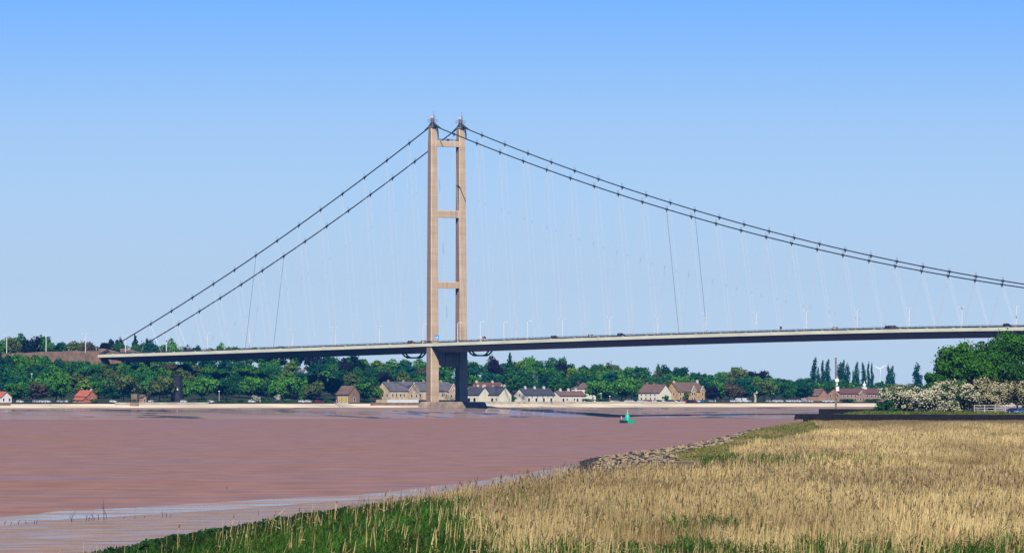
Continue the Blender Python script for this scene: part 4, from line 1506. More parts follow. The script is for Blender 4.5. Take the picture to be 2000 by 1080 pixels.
# a close row on the upper slope, reaching up to the road wall and the underside of the deck
px = -24.0
while px < 775:
    n = 282 + R.uniform(-10, 6) if px < 292 else 330 + R.uniform(-12, 12) if px < 560 else 300 + R.uniform(-12, 12)
    x, y, q = shore(px, n)
    z = float(zfar(q, n))
    top = np.interp(px, [-30, 60, 110, 190, 215, 255, 283, 300, 340, 500, 660, 750, 790], [684, 687, 693, 702, 706, 706.5, 710, 707, 706, 702, 697, 696, 700]) + R.uniform(0, 4)
    if 255 < px < 284:
        top = 712.5
    td = along(px, 5)
    if y < T[1] + U[1] * td or px < 292:
        w = R.uniform(8.5, 12.5)
        mi = min(range(len(MARKS)), key=lambda k: abs(MARKS[k][0] - px))
        for att in range(12):
            cw = R.choice(['mid green', 'bright green', 'dark green', 'olive green', 'blue-green', 'mid green', 'dark green', 'yellow-green'])
            kd = R.choice(['round', 'broad', 'tall'])
            lb = f'{shapes[kd]} {cw} tree {"below the road wall above" if px < 200 else "tucked under the deck above"} {MARKS[mi][1]}'
            if lb not in cell:
                break
        cell[lb] = 1
        tree(kd, (x, y, z), max(4, ZY(top, y) - z), w, cw, lb, 'trees of the far wood')
        px += w * F / y * R.uniform(.5, .62)
    else:
        px += 12

for px, tp, cw, lb in ((190, 704, 'mid green', 'mid green tree hiding the foot of the road wall below the deck end'), (210, 706, 'dark green', 'dark green tree under the left tip of the deck'), (228, 706, 'bright green', 'bright green tree under the deck just right of its left tip'), (246, 707, 'mid green', 'mid green tree just left of the short deck pier')):
    x, y, q = shore(px, 250)
    z = float(zfar(q, 250))
    tree('round', (x, y, z), ZY(tp, y) - z, 10.5, cw, lb, 'trees of the far wood')

# individual trees that stand out
def far_tree(kind, px, top, w_px, n, colour, label, hmax=40, i=None):
    x, y, q = shore(px, n)
    z = float(zfar(q, n))
    h = min(ZY(top, y) - z, hmax)
    return tree(kind, (x, y, z), h, w_px * y / F, colour, label, 'landmark trees of the far bank', i)


far_tree('round', 967, 693, 36, 300, 'purple-black', 'large purple-black copper beech on the slope right of the tower', i=0)
far_tree('conifer', 996, 687, 25, 320, 'dark green', 'tall dark conifer beside the purple-black copper beech')
far_tree('round', 1034, 691, 30, 330, 'bright green', 'rounded bright green tree standing above the skyline right of the conifer', i=1)
far_tree('broad', 1096, 699, 30, 350, 'purple-black', 'purple-black tree under the skyline above the white terrace chimneys')
far_tree('round', 1099, 693, 20, 400, 'mid green', 'small green dome poking up behind the purple-black terrace tree')
far_tree('broad', 1492, 720, 36, 330, 'purple-black', 'right half of the long purple-black skyline clump')
far_tree('broad', 1468, 721, 34, 330, 'purple-black', 'left half of the long purple-black skyline clump')
far_tree('broad', 1438, 712, 46, 260, 'olive green', 'large pale olive tree left of the purple-black skyline clump', i=1)
far_tree('round', 1391, 752, 34, 48, 'purple-black', 'dark copper tree on the promenade right of the tan stone house', i=2)
far_tree('broad', 1172, 738, 62, 40, 'bright green', 'big spreading bright tree right of the hipped-roof white house', i=0)
far_tree('broad', 1222, 729, 66, 46, 'bright green', 'biggest bright green tree above the promenade cars', i=2)
far_tree('broad', 1310, 737, 34, 96, 'olive green', 'pale olive tree rising behind the white gabled house roof')
far_tree('round', 712, 741, 58, 44, 'bright green', 'large bright green tree between the yellow pavilion and the stone building', i=3)
far_tree('round', 738, 752, 26, 44, 'yellow-green', 'small yellow-green tree touching the stone gable')
far_tree('broad', 321, 729, 54, 52, 'olive green', 'large olive tree at the left of the black mill tower')
far_tree('broad', 242, 727, 70, 60, 'olive green', 'very broad olive tree right of the red-roofed beach cottage', i=1)
far_tree('round', 120, 733, 46, 52, 'bright green', 'bright round tree left of the red-roofed beach cottage')
far_tree('round', 30, 740, 44, 50, 'bright green', 'bright round tree right of the left-edge cottage')
far_tree('round', 694, 693, 50, 300, 'black-green', 'dark clump just under the deck left of the tower')
far_tree('round', 672, 697, 30, 300, 'purple-black', 'dark purple tree under the deck left of the dark clump')
far_tree('round', 545, 745, 22, 60, 'yellow-green', 'small yellow-green tree in the wood above the flowering shore bush')
for px, tp, w_ in ((218, 658, 15), (232, 656, 17), (264, 652, 20)):
    far_tree('conifer' if px == 264 else 'tall', px, tp, w_ * 1.2, 480, 'black-green', {218: 'left of two narrow black-green trees beyond the retaining wall', 232: 'right of two narrow black-green trees beyond the retaining wall', 264: 'tall black-green conifer between the two descending cables'}[px])
far_tree('tall', 290, 658, 24, 480, 'black-green', 'dark tree crossed by the right-hand cable end')
far_tree('round', 335, 659, 26, 500, 'bright green', 'bright round tree just above the deck right of the cable ends')
far_tree('broad', 366, 670, 26, 500, 'purple-black', 'low purple-black tree above the deck under the third lamp')
far_tree('round', 428, 668, 28, 500, 'bright green', 'round green tree above the deck right of the second lamp')
far_tree('broad', 462, 676, 22, 500, 'purple-black', 'low dark tree above the deck left of the left dark hanger')
far_tree('round', 40, 649, 30, 500, 'mid green', 'highest round tree on the left skyline')
far_tree('round', 85, 651, 34, 500, 'dark green', 'dark round tree on the skyline by the second approach lamp')

# poplars beyond the brick hall
for px, tp, w_, lb in ((1590, 699, 15, 'leftmost poplar of the row, tallest, standing alone'), (1599, 718, 9, 'short poplar leaning on the leftmost tall one'), (1607, 704, 11, 'left of the two poplars before the pole'), (1617, 702, 14, 'right of the two poplars before the pole'), (1640, 707, 14, 'left poplar of the dense clump right of the pole'), (1648, 704, 14, 'middle poplar of the dense clump right of the pole'), (1655, 709, 13, 'right poplar of the dense clump right of the pole'),
                       (1667, 723, 7, 'shortest thin poplar right of the dense clump'), (1674, 707, 13, 'poplar right of the shortest thin one'), (1687, 709, 12, 'middle poplar left of the wind turbine'), (1696, 706, 8, 'thinnest tall poplar left of the wind turbine'), (1703, 709, 8, 'poplar nearest the wind turbine on its left'), (1735, 712, 11, 'left of the two poplars right of the turbine'), (1743, 715, 15, 'right of the two poplars right of the turbine'), (1792, 709, 21, 'lone broad poplar before the near big trees')):
    x, y, q = shore(px, 640)
    z = float(zfar(q, 640))
    tree('poplar', (x, y, z - 1), ZY(tp, y) - z + 1, w_ * y / F * 1.15, 'blue-green', 'blue-green ' + lb, 'poplars on the right skyline')

# low shrubs and blossom along the far shore
blo = {}
def blossom_bush(name, loc, h, w, dens, leafs, label, seed, nleaf, leafsz, nblo, blosz, tint, btint, cat='bush', group=None, lobes=16):
    o = empty(name, loc, 0, label, cat, group)
    cr_ = crown('foliage', 'bush', seed, nleaf, leafsz, h, w, .15, M['leaf'], lobes=lobes, tint=(1, 1, 1))
    c = link('foliage', cr_, o)
    c.color = (*tint, 1)
    rg = np.random.default_rng(seed + 1)
    v = np.empty(len(cr_.vertices) * 3, np.float32)
    cr_.vertices.foreach_get('co', v)
    ctr = v.reshape(-1, 4, 3).mean(1)
    mid = np.array((0, 0, h * .45))
    d = ctr - mid
    rr = np.sqrt((d[:, 0] / (w / 2)) ** 2 + (d[:, 1] / (w / 2)) ** 2 + (d[:, 2] / (h / 2)) ** 2)
    patch = vnoise(ctr[:, 0] * 1.1 + 50, ctr[:, 2] * 1.1 + ctr[:, 1] * .6 + 50, seed)
    p = np.clip(rr - .35, 0, 1) * np.clip(patch * 3.4 - 1.1, .03, 1)
    idx = rg.choice(len(ctr), nblo, p=p / p.sum())
    dn = d[idx] / (np.linalg.norm(d[idx], axis=1)[:, None] + 1e-6)
    C = ctr[idx] + dn * leafsz * .35 + rg.normal(0, leafsz * .55, (nblo, 3))
    bv, bq = leaf_quads(C, dn + np.array((0, -.3, .3)), blosz, rg, .5)
    bc = np.array(btint) * rg.uniform(.7, 1.15, (nblo, 1))
    link('blossom', quad_mesh('blossom', bv, bq, np.repeat(bc, 4, 0), M['blossom']), o)
    link('trunk', trunk_mesh('trunk', h * .6, .12, w * .8, seed), o)
    return o


for px, top, w_, lb in ((497, 771, 20, 'white flowering bush on the grass of the left shore'), (542, 768, 9, 'small pale flowering bush right of the flowering shore bush'), (161, 756, 12, 'pale flowering bush rising behind the red-roofed cottage')):
    n = 36 if px > 200 else 52
    x, y, q = shore(px, n)
    z = fz(px, n)
    blossom_bush('flowering_bush', (x, y, z), ZY(top, y) - z, w_ * y / F, 1, 1, lb, px, 500, .55, 420, .5, GREENS['mid green'], (.62, .60, .48))
for px, n, h, w, c, lb in ((400, 30, 1.6, 9, 'mid green', 'low green shrub on the shore green'), (440, 30, 1.3, 10, 'mid green', 'low green shrub mid way between mill tower and flowering bush'), (470, 34, 1.6, 5, 'dark green', 'low dark shrub left of the flowering shore bush'), (520, 32, 1.8, 6, 'mid green', 'green shrub right of the flowering shore bush'), (560, 36, 2.0, 4, 'bright green', 'small bright shrub left of the white house above'), (640, 30, 1.8, 7, 'mid green', 'shrub left of the yellow pavilion'), (720, 33, 1.6, 7, 'dark green', 'dark low shrub right of the yellow pavilion'),
                           (1240, 34, 2.6, 4, 'dark green', 'clipped dark bush before the left wall of the white gabled house'), (1300, 36, 4.2, 5, 'mid green', 'round clipped bush before the cream gable'), (1341, 44, 6.0, 5, 'olive green', 'bush climbing the front of the tan stone house'), (1180, 30, 2.2, 12, 'mid green', 'long hedge-like shrub right of the hipped-roof house'), (1148, 30, 2.0, 8, 'bright green', 'bright shrub below the hipped-roof house'), (1660, 28, 2.4, 12, 'mid green', 'shrub before the left half of the brick hall'), (1705, 28, 2.2, 12, 'mid green', 'shrub before the right half of the brick hall'), (1002, 46, 3.0, 5, 'dark green', 'dark shrub between the broad white gable and the terrace'),
                           (915, 70, 3.4, 5, 'mid green', 'shrub behind the right tower leg cottages'), (982, 96, 4.2, 7, 'mid green', 'shrub under the right gable of the large red roof'), (320, 30, 1.4, 14, 'mid green', 'long low green shrub above the rough sea wall'), (185, 34, 2.0, 6, 'olive green', 'olive shrub at the right foot of the beach cottage'), (138, 32, 2.4, 5, 'olive green', 'olive shrub left of the beach cottage lean-to')):
    x, y, q = shore(px, n)
    tree('bush', (x, y, fz(px, n)), h * 1.15, w, c, lb, 'low shrubs along the far shore')

# pale dead trunk, flagpoles and lamp posts on the far shore
def pole(name, px, n, h, r, m, label, cat, extra=None):
    x, y, q = shore(px, n)
    o = empty(name, (x, y, fz(px, n)), 0, label, cat)
    mb = MB()
    mb.tube((0, 0, -.3), (0, 0, h), r, r * .7, 6)
    mb.obj('pole', m, o)
    if extra:
        mb = MB()
        extra(mb, h)
        mb.obj('lantern', M['white'], o)
    return o


mb = MB()
x, y, q = shore(1475, 32)
z = fz(1475, 32)
mb.path([(0, 0, -.3), (.2, 0, 2.0), (-.1, 0, 3.6), (.5, 0, 5.2), (1.1, 0, 6.6)], [.75, .6, .62, .5, .15], 7)
mb.path([(0, 0, 3.4), (-.6, 0, 4.4), (-.7, .2, 5.6)], [.4, .3, .08], 5)
mb.path([(.5, 0, 5.0), (1.2, 0, 5.3), (1.6, 0, 6.1)], [.35, .28, .1], 5)
mb.v = [(a + x, b + y, c + z) for a, b, c in mb.v]
tag(mb.obj('dead_tree', M['seawall']), 'pale bare dead tree trunk on the promenade among the parked cars', 'dead tree')
lt = lambda mb, h: mb.box(-.45, .45, -.3, .3, h, h + .35)
for px, n, h, lb in ((428, 34, 6.0, 'thin grey post on the left shore right of the mill tower'), (62, 150, 12, 'thin pale pole among the trees at the far left'), (934, 150, 9, 'thin grey pole behind the large red roof'), (1174, 30, 5.0, 'white lamp post on the promenade below the big bright tree'), (1191, 30, 3.4, 'short white lamp post right of the promenade lamp')):
    pole('lamp_post', px, n, h, .12, M['lampgrey'], lb, 'lamp post', lt)

# people, each one continuous skinned body
def person_mesh(stride):
    vs = [(0, 0, .92), (.10, 0, .88), (.11, stride, .48), (.11, stride * 1.3, .06), (.11, stride * 1.3 + .12, .03), (-.10, 0, .88), (-.11, -stride, .48), (-.11, -stride * 1.4, .06), (-.11, -stride * 1.4 + .12, .03),
          (0, 0, 1.15), (0, 0, 1.38), (0, .01, 1.5), (0, .02, 1.60), (0, .02, 1.72), (.19, 0, 1.38), (.24, .02, 1.1), (.23, .12, .86), (-.19, 0, 1.38), (-.24, .02, 1.1), (-.23, .10, .86)]
    es = [(0, 1), (1, 2), (2, 3), (3, 4), (0, 5), (5, 6), (6, 7), (7, 8), (0, 9), (9, 10), (10, 11), (11, 12), (12, 13), (10, 14), (14, 15), (15, 16), (10, 17), (17, 18), (18, 19)]
    rad = [.15, .10, .065, .05, .04, .10, .065, .05, .04, .14, .15, .055, .10, .085, .065, .05, .035, .065, .05, .035]
    me = bpy.data.meshes.new('person')
    me.from_pydata(vs, es, [])
    o = bpy.data.objects.new('person', me)
    COL.objects.link(o)
    md = o.modifiers.new('skin', 'SKIN')
    for k, r in enumerate(rad):
        me.skin_vertices[0].data[k].radius = (r, r)
    me.skin_vertices[0].data[0].use_root = True
    o.modifiers.new('sub', 'SUBSURF').render_levels = 1
    dg = bpy.context.evaluated_depsgraph_get()
    out = bpy.data.meshes.new_from_object(o.evaluated_get(dg))
    bpy.data.objects.remove(o)
    out.materials.clear()
    out.materials.append(M['cloth'])
    return out


PM = [person_mesh(.14), person_mesh(.02)]
for k, (px, n, c, lb) in enumerate(((88, 14, (.5, .45, .4), 'person in pale clothes on the sand under the dark trees'), (98, 14, (.05, .05, .06), 'person in dark clothes on the sand beside the pale one'), (488, 30, (.7, .7, .7), 'person in white left of the flowering shore bush'), (508, 30, (.6, .55, .5), 'person in cream right of the flowering shore bush'), (657, 32, (.6, .35, .35), 'person in pink beside the yellow pavilion'),
                                     (1397, 28, (.75, .7, .7), 'person in white on the promenade below the dark copper tree'), (1413, 28, (.5, .03, .05), 'person in red on the promenade right of the copper tree'), (1424, 28, (.04, .04, .05), 'person in black right of the person in red'), (1272, 27, (.02, .02, .03), 'person in black before the white gabled house'))):
    x, y, q = shore(px, n)
    o = link('person', PM[k % 2])
    o.location, o.rotation_euler = (x, y, fz(px, n)), (0, 0, R.uniform(0, 6.28))
    o.color = (*c, 1)
    tag(o, lb, 'person', 'people on the far shore')

# birds
mb = MB()
mb.path([(0, -.28, 0), (0, -.1, .02), (0, .12, .02), (0, .3, 0)], [.03, .09, .07, .01], 6)
for s in (-1, 1):
    mb.loft([[(0, -.08, .03), (0, .08, .03), (0, .06, .05)], [(s * .4, -.05, .18), (s * .4, .1, .18), (s * .4, .06, .2)], [(s * .85, .05, .06), (s * .85, .1, .06), (s * .85, .08, .07)]])
bird = mb.mesh('bird', [M['rail']])
for px, yy, lb in ((1411, 259, 'tiny dark bird high over the main span, left'), (1795, 263, 'tiny dark bird high over the main span, right'), (1620, 188, 'tiny dark bird highest in the sky at the right')):
    o = link('bird', bird)
    o.location = P(px, 5000, ZY(yy, 5000))
    tag(o, lb, 'bird', 'birds')

# ------------------------------------------------------------------ near bank: walls, trees, bushes, fence, cars, pole
def gz(X, Y):
    return float(zg(X, Y))


mb = MB()
xa = (1557 - 1000) / F * WALL_Y
for k, x in enumerate(np.arange(xa, xa + 150, 2.4)):
    zt = ZY(808.5, WALL_Y) + (-.05 if k % 5 == 2 else 0) - .0018 * (x - xa)
    mb.box(x, x + 2.38, WALL_Y - .35, WALL_Y + .6, 3.4 if x > xa + 2 else 4.9, zt)
    mb.box(x + 1.0, x + 1.35, WALL_Y - .5, WALL_Y - .351, 3.4 if x > xa + 2 else 5.0, zt - .12)
mb.add([(xa - .6, WALL_Y - .3, ZY(808, WALL_Y)), (xa, WALL_Y - .3, ZY(808, WALL_Y)), (xa, WALL_Y - .3, ZY(818, WALL_Y)), (xa - .8, WALL_Y - .3, ZY(821, WALL_Y)),
        (xa - .6, WALL_Y + .5, ZY(808, WALL_Y)), (xa, WALL_Y + .5, ZY(808, WALL_Y)), (xa, WALL_Y + .5, ZY(818, WALL_Y)), (xa - .8, WALL_Y + .5, ZY(821, WALL_Y))],
       [(0, 1, 2, 3), (7, 6, 5, 4), (0, 4, 5, 1), (1, 5, 6, 2), (2, 6, 7, 3), (3, 7, 4, 0)])
mb.box(xa + 1.6, xa + 2.6, WALL_Y - .9, WALL_Y - .36, 3.6, 5.2)
tag(mb.obj('timber_wall', M['timber']), 'long black tarred timber wall on top of the reed-covered bank', 'wall')
mb = MB()
Y2 = 1860.0
for k, x in enumerate(np.arange((1599 - 1000) / F * Y2, (1742 - 1000) / F * Y2, 1.7)):
    mb.box(x, x + 1.68, Y2 - .2, Y2 + .2, 4.6, ZY(798.2 + .035 * k, Y2))
tag(mb.obj('timber_wall', M['timber']), 'shorter black timber wall behind the long one, with green tufts before it', 'wall')

# tall navigation pole
Yp = 1905.0
px_, zp = (1632.5 - 1000) / F * Yp, gz((1632.5 - 1000) / F * Yp, Yp)
np_ = empty('marker_pole', (px_, Yp, zp), 0, 'tall brown pole with a white disc and white board standing on the near bank', 'pole')
mb = MB()
mb.tube((0, 0, -.5), (0, 0, ZY(700, Yp) - zp), .32, .24, 8)
mb.lathe([(.24, ZY(700, Yp) - zp), (.36, ZY(700, Yp) - zp + .05), (.36, ZY(698.5, Yp) - zp)], n=8)
mb.obj('mast', M['wood'], np_)
mb = MB()
zc = ZY(742.5, Yp) - zp
mb.tube((.35, -.45, zc), (.35, -.2, zc), .62, n=14)
mb.box(.15, .55, -.2, .2, zc - 1.6, zc - .3)
mb.obj('disc', M['white'], np_)
mb = MB()
zc = ZY(759.5, Yp) - zp
mb.box(.05, .95, -.55, -.3, zc - .62, zc + .75)
mb.obj('board', M['white'], np_)
mb = MB()
for yy in (766, 776):
    zc = ZY(yy, Yp) - zp
    mb.box(-.1, .42, -.5, -.3, zc - .4, zc + .4)
mb.obj('box', M['brownwall'], np_)

# big trees and blossoming bushes
def big_tree(px, Y, top, w, seed, colour, label, nleaf, leaf, base):
    X = (px - 1000) / F * Y
    z = gz(X, Y)
    h = ZY(top, Y) - z
    o = empty('tree', (X, Y, z), 0, label, 'tree', 'big trees on the near bank')
    c = link('crown', crown('crown', 'round', seed, nleaf, leaf, h, w, base, M['leaf'], lobes=int(30 + w * 2.2), lr=(.13, .25)), o)
    c.color = (*colour, 1)
    link('trunk', trunk_mesh('trunk', h, .42, w, seed, 7), o)


DG = (.026, .085, .008)
big_tree(1882, 1850, 663, 20, 301, (.042, .140, .008), 'big dark green tree right of the lone broad poplar, behind the blossom', 22000, .70, 2.0)
big_tree(1985, 1880, 640, 27, 302, (.036, .125, .008), 'tallest dark green tree, cut by the right edge of the photo', 28000, .70, 2.0)
big_tree(1828, 1830, 715, 8.5, 303, (.026, .105, .010), 'smaller dark tree at the left foot of the big dark green tree', 19000, .70, 1.0)
big_tree(1934, 1868, 660, 21, 304, (.030, .110, .008), 'dark tree filling the gap between the two big dark green trees', 19000, .70, 1.5)


def near_bush(px, Y, top, w_px, seed, tint, btint, nl, nb, label, lobes=24, name='hawthorn'):
    X = (px - 1000) / F * Y
    z = gz(X, Y)
    blossom_bush(name, (X, Y, z), ZY(top, Y) - z, w_px * Y / F, 1, 1, label, seed, nl, .50, nb, .44, tint, btint, 'bush', 'hawthorns on the near bank', lobes)


HG = (.045, .100, .018)
near_bush(1757, 1800, 741, 88, 401, HG, (.64, .59, .40), 6500, 4600, 'white blossoming hawthorn at the left end of the near bushes', 22)
near_bush(1822, 1772, 757, 84, 402, HG, (.64, .59, .40), 5600, 3800, 'lower blossoming hawthorn second from the left, in front of the small dark tree', 20)
near_bush(1866, 1785, 740, 100, 403, HG, (.64, .59, .40), 7500, 5000, 'large blossoming hawthorn in the middle of the near bushes', 24)
near_bush(1938, 1792, 731, 110, 404, (.050, .062, .014), (.50, .45, .25), 8000, 4800, 'tallest hawthorn, with fading brownish blossom, behind the pale fence', 24)
near_bush(2010, 1800, 735, 90, 405, (.055, .070, .014), (.50, .46, .26), 5600, 3000, 'fading hawthorn cut by the right edge of the photo', 20)
for px, Y, h, w, c, lb in ((1727, 1790, 4.2, 6.0, 'dark green', 'dark low shrub at the left foot of the blossoming hawthorn'), (1800, 1795, 8.0, 6, 'dark green', 'dark green shrub between the first two hawthorns'), (1745, 1782, 1.6, 6, 'mid green', 'small shrub below the leftmost hawthorn')):
    X = (px - 1000) / F * Y
    tree('bush', (X, Y, gz(X, Y)), h, w, c, lb, 'dark shrubs among the near hawthorns')

# pale post-and-rail fence and two parked cars at the right edge
Yf = 1757.0
fa, fb_ = (1903 - 1000) / F * Yf, (1984 - 1000) / F * Yf
zf = gz((fa + fb_) / 2, Yf)
fe = empty('rail_fence', ((fa + fb_) / 2, Yf, zf), 0, 'pale post-and-rail fence below the hawthorns beside the parked cars', 'fence')
hf = ZY(791, Yf) - zf
for k, x in enumerate(np.linspace(fa, fb_, 5) - (fa + fb_) / 2):
    mb = MB()
    mb.box(x - .1, x + .1, -.1, .1, -.3, hf + .1)
    mb.obj('post', M['fence'], fe)
for z_ in (hf - .06, hf * .68, hf * .36, hf * .12):
    mb = MB()
    mb.box(-(fb_ - fa) / 2, (fb_ - fa) / 2, -.16, -.101, z_ - .07, z_ + .07)
    mb.obj('rail', M['fence'], fe)


def full_car(px, Y, rz, colour, label, sc):
    X = (px - 1000) / F * Y
    o = empty('car', (X, Y, gz(X, Y) + .02), rz, label, 'car', 'cars parked beside the near fence')
    o.scale = (sc, sc, sc)
    b = car_bits('car')
    c = b['body'].obj('body', M['paint'], o)
    c.color = (*CARCOL[colour], 1)
    r = b['roof'].obj('roof', M['paint'], o)
    r.color = (*CARCOL[colour], 1)
    b['glass'].obj('windows', M['pane'], o)
    for w_ in b['wheels']:
        w_.obj('wheel', [M['rubber'], M['lampgrey']], o)
    for l_ in b['lights']:
        l_.obj('headlight', M['white'], o)
    b['plate'].obj('number_plate', M['white'], o)


full_car(1977, 1728, math.radians(205), 'dark blue', 'dark blue car parked nose out beside the fence, left of the pair', 1.12)
full_car(1997, 1724, math.radians(215), 'blue', 'brighter blue car cut by the right edge of the photo', 1.15)

# ------------------------------------------------------------------ stone bank at the water's edge
def rock_mesh(seed):
    rg = np.random.default_rng(seed)
    import bmesh
    bm = bmesh.new()
    bmesh.ops.create_icosphere(bm, subdivisions=2, radius=1)
    pl = rg.normal(0, 1, (9, 3))
    pl /= np.linalg.norm(pl, axis=1)[:, None]
    dd = rg.uniform(.55, .85, 9)
    for v in bm.verts:
        p = np.array(v.co)
        for nrm, d in zip(pl, dd):
            e = np.dot(p, nrm) - d
            if e > 0:
                p = p - nrm * e
        v.co = p * np.array((1, .85, .7)) + rg.normal(0, .02, 3)
    me = bpy.data.meshes.new('boulder')
    bm.to_mesh(me)
    bm.free()
    return me


RK = [rock_mesh(s) for s in range(6)]
RKW = [m.copy() for m in RK]
for m in RK:
    m.materials.append(M['rock'])
for m in RKW:
    m.materials.append(M['wetrock'])
stones = []
while len(stones) < 3200:
    Y = R.uniform(850, 1660)
    dmax = np.interp(Y, [850, 930, 1050, 1200, 1450, 1640], [11, 14, 15, 12, 8, 5])
    d = R.uniform(-1.6, dmax)
    X = float(xs(Y)) + d
    stones.append((Y, X, d, R.uniform(.22, .55) * (1.25 if Y > 1150 else .95)))
stones.sort(key=lambda s: -s[3] / s[0])
mb = MB()
for k, (Y, X, d, r) in enumerate(stones):
    wet = d < R.uniform(.2, 2.6) + (2.5 if Y > 1480 else 0) or R.random() < .3
    z = gz(X, Y) + r * .18
    me = (RKW if wet else RK)[k % 6]
    if k < 280:
        o = link('boulder', me)
        o.location, o.rotation_euler, o.scale = (X, Y, z), (R.uniform(-.5, .5), R.uniform(-.5, .5), R.uniform(0, 6.28)), (r, r, r)
        if wet:
            tag(o, 'dark wet boulder along the water edge of the stone bank', 'boulder', 'dark boulders of the stone bank')
        else:
            tag(o, 'pale dry boulder lying on the stone bank beside the reeds', 'boulder', 'pale boulders of the stone bank')
    else:
        a = R.uniform(0, 6.28)
        c_, s_ = math.cos(a), math.sin(a)
        mb.mat(1 if wet else 0)
        mb.add([(X + r * (v.co.x * c_ - v.co.y * s_), Y + r * (v.co.x * s_ + v.co.y * c_), z + r * v.co.z) for v in me.vertices], [tuple(p.vertices) for p in me.polygons])
tag(mb.obj('rubble', [M['rock'], M['wetrock']]), 'pale rubble between the larger boulders of the stone bank', 'rubble', kind='stuff')

# bare sticks in the near mud
for k, (px, yy, hpx, lean) in enumerate(((137, 1018, 22, .5), (142, 1018, 14, -.5), (167, 1016, 17, .35), (173, 1016, 12, .3), (179, 1014, 16, .2), (184, 1015, 9, -.1), (193, 1014, 14, -.1), (203, 1014, 40, -.02), (209, 1010, 15, -.35), (71, 1020, 8, .3), (34, 1021, 7, .8), (52, 1021, 7, -.5), (66, 1021, 9, .4), (8, 1022, 7, .7), (20, 1023, 6, .6), (240, 1012, 6, .7), (262, 1012, 5, .5), (281, 1011, 6, .3), (318, 1010, 15, -.05), (325, 1010, 14, .05), (331, 1010, 8, .5), (712, 990, 12, .3), (443, 952, 4, .1))):
    Y = F * (H - .12) / (yy - HZ)
    X = (px - 1000) / F * Y
    hm = hpx * Y / F
    b = MB()
    b.path([(0, 0, -.2), (lean * hm * .4, R.uniform(-.1, .1), hm * .5), (lean * hm, R.uniform(-.15, .15), hm)], [.035, .028, .012], 5)
    if hpx > 13:
        b.path([(lean * hm * .4, 0, hm * .5), (lean * hm * .4 - .18, .05, hm * .8)], [.02, .008], 4)
    o = b.obj('stick', M['bark'])
    o.location = (X, Y, .06)
    lab = 'tallest thin bare stick standing in the near mud' if hpx == 40 else ('bare stick near the green edge of the mud' if px == 712 else ('tiny dark stub far out on the wet mud' if px == 443 else 'thin bare stick poking from the wet mud at the lower left'))
    tag(o, lab, 'stick', 'bare sticks in the near mud')

# ------------------------------------------------------------------ reeds and grass
def visible(X, Y, pad=40):
    return (np.abs(X) < (1000 + pad) / F * Y)


def stalks(X, Y, h, w, col, lean, rg, tipw=.35, bend=.25):
    """Flat stalk per point: two stacked quads that taper and bend."""
    n = len(X)
    Z = zg(X, Y) - .05
    yaw = rg.uniform(-1.1, 1.1, n)
    ax = np.stack([np.cos(yaw), np.sin(yaw), np.zeros(n)], 1)
    dr = rg.normal(0, 1, (n, 2)) * lean[:, None] + np.array((.05, 0))
    P0 = np.stack([X, Y, Z], 1)
    P1 = P0 + np.stack([dr[:, 0] * h * .35, dr[:, 1] * h * .35, h * .55], 1)
    P2 = P0 + np.stack([dr[:, 0] * h * (1 + bend), dr[:, 1] * h * (1 + bend), h * (1 - .25 * np.abs(dr[:, 0]))], 1)
    w = w[:, None]
    v = np.stack([P0 - ax * w * .5, P0 + ax * w * .5, P1 - ax * w * .45, P1 + ax * w * .45, P2 - ax * w * .5 * tipw, P2 + ax * w * .5 * tipw], 1).reshape(-1, 3)
    b = np.arange(n)[:, None] * 6
    q = np.concatenate([b + np.array([[0, 1, 3, 2]]), b + np.array([[2, 3, 5, 4]])], 1).reshape(-1, 4)
    c = np.repeat(col, 6, 0)
    return v, q, c, P2, ax


def merge(parts):
    vs, qs, cs, k = [], [], [], 0
    for v, q, c in parts:
        vs.append(v)
        qs.append(q + k)
        cs.append(c)
        k += len(v)
    return np.concatenate(vs), np.concatenate(qs), np.concatenate(cs)


rg = np.random.default_rng(99)


def scatter(n, y0, y1, power=1.0):
    """Random points on the near bank inside the view, denser towards the camera."""
    Y = y0 + (y1 - y0) * rg.random(n) ** power
    lo = np.maximum(xs(Y), -(1040 / F) * Y)
    hi = np.minimum(xs(Y) + 400, (1045 / F) * Y + 8)
    X = lo + (hi - lo) * rg.random(n)
    return X, Y


def gpix(X, Y, z=2.6):
    """Where a reed top appears, used only to lay out planting zones on the ground."""
    return 1000 + F * X / Y, HZ + F * (H - z) / Y


straw, green = [], []
# planting masks in ground coordinates (metres)
def zone_green(X, Y):
    d = X - xs(Y)
    g = 1.25 * sm(1.0, -6.5, X + 2.5 * (vnoise(X / 2.5, Y / 30, 19) - .5)) * sm(545, 475, Y)          # green margin at the lower left
    g += .95 * sm(390, 342, Y + 24 * (vnoise(X / 2.2, Y / 40, 77) - .5)) * .9                             # green shoots along the bottom
    g += .42 * np.exp(-((Y - 418) / 20) ** 2) * np.exp(-((X - 12) / 7) ** 2)
    g += 1.3 * np.exp(-((Y - 842 - (X - 35) * 1.5) / 30) ** 2) * sm(23, 30, X) * sm(58, 44, X)             # green strip at the foot of the bank
    g += .30 * (vnoise(X / 5, Y / 22, 41) > .74) * (Y < 640)
    return g


def dark_band(X, Y):
    """Brown, thinner belts where old reed has collapsed."""
    b = np.exp(-((Y - 752 - (X - 35) * 1.2) / 30) ** 2) * sm(14, 24, X) * 1.0 + .8 * np.exp(-((Y - 1010 - (X - 60) * 1.2) / 60) ** 2) * sm(40, 52, X)
    b += np.exp(-((Y - 560 - X * 3) / 35) ** 2) * np.exp(-((X - 6) / 9) ** 2) * .8
    b += .7 * sm(.54, .76, vnoise(X / 9, Y / 45, 12)) + .4 * sm(.55, .8, vnoise(X / 3.5, Y / 14, 13))
    return np.minimum(b, 1.15)


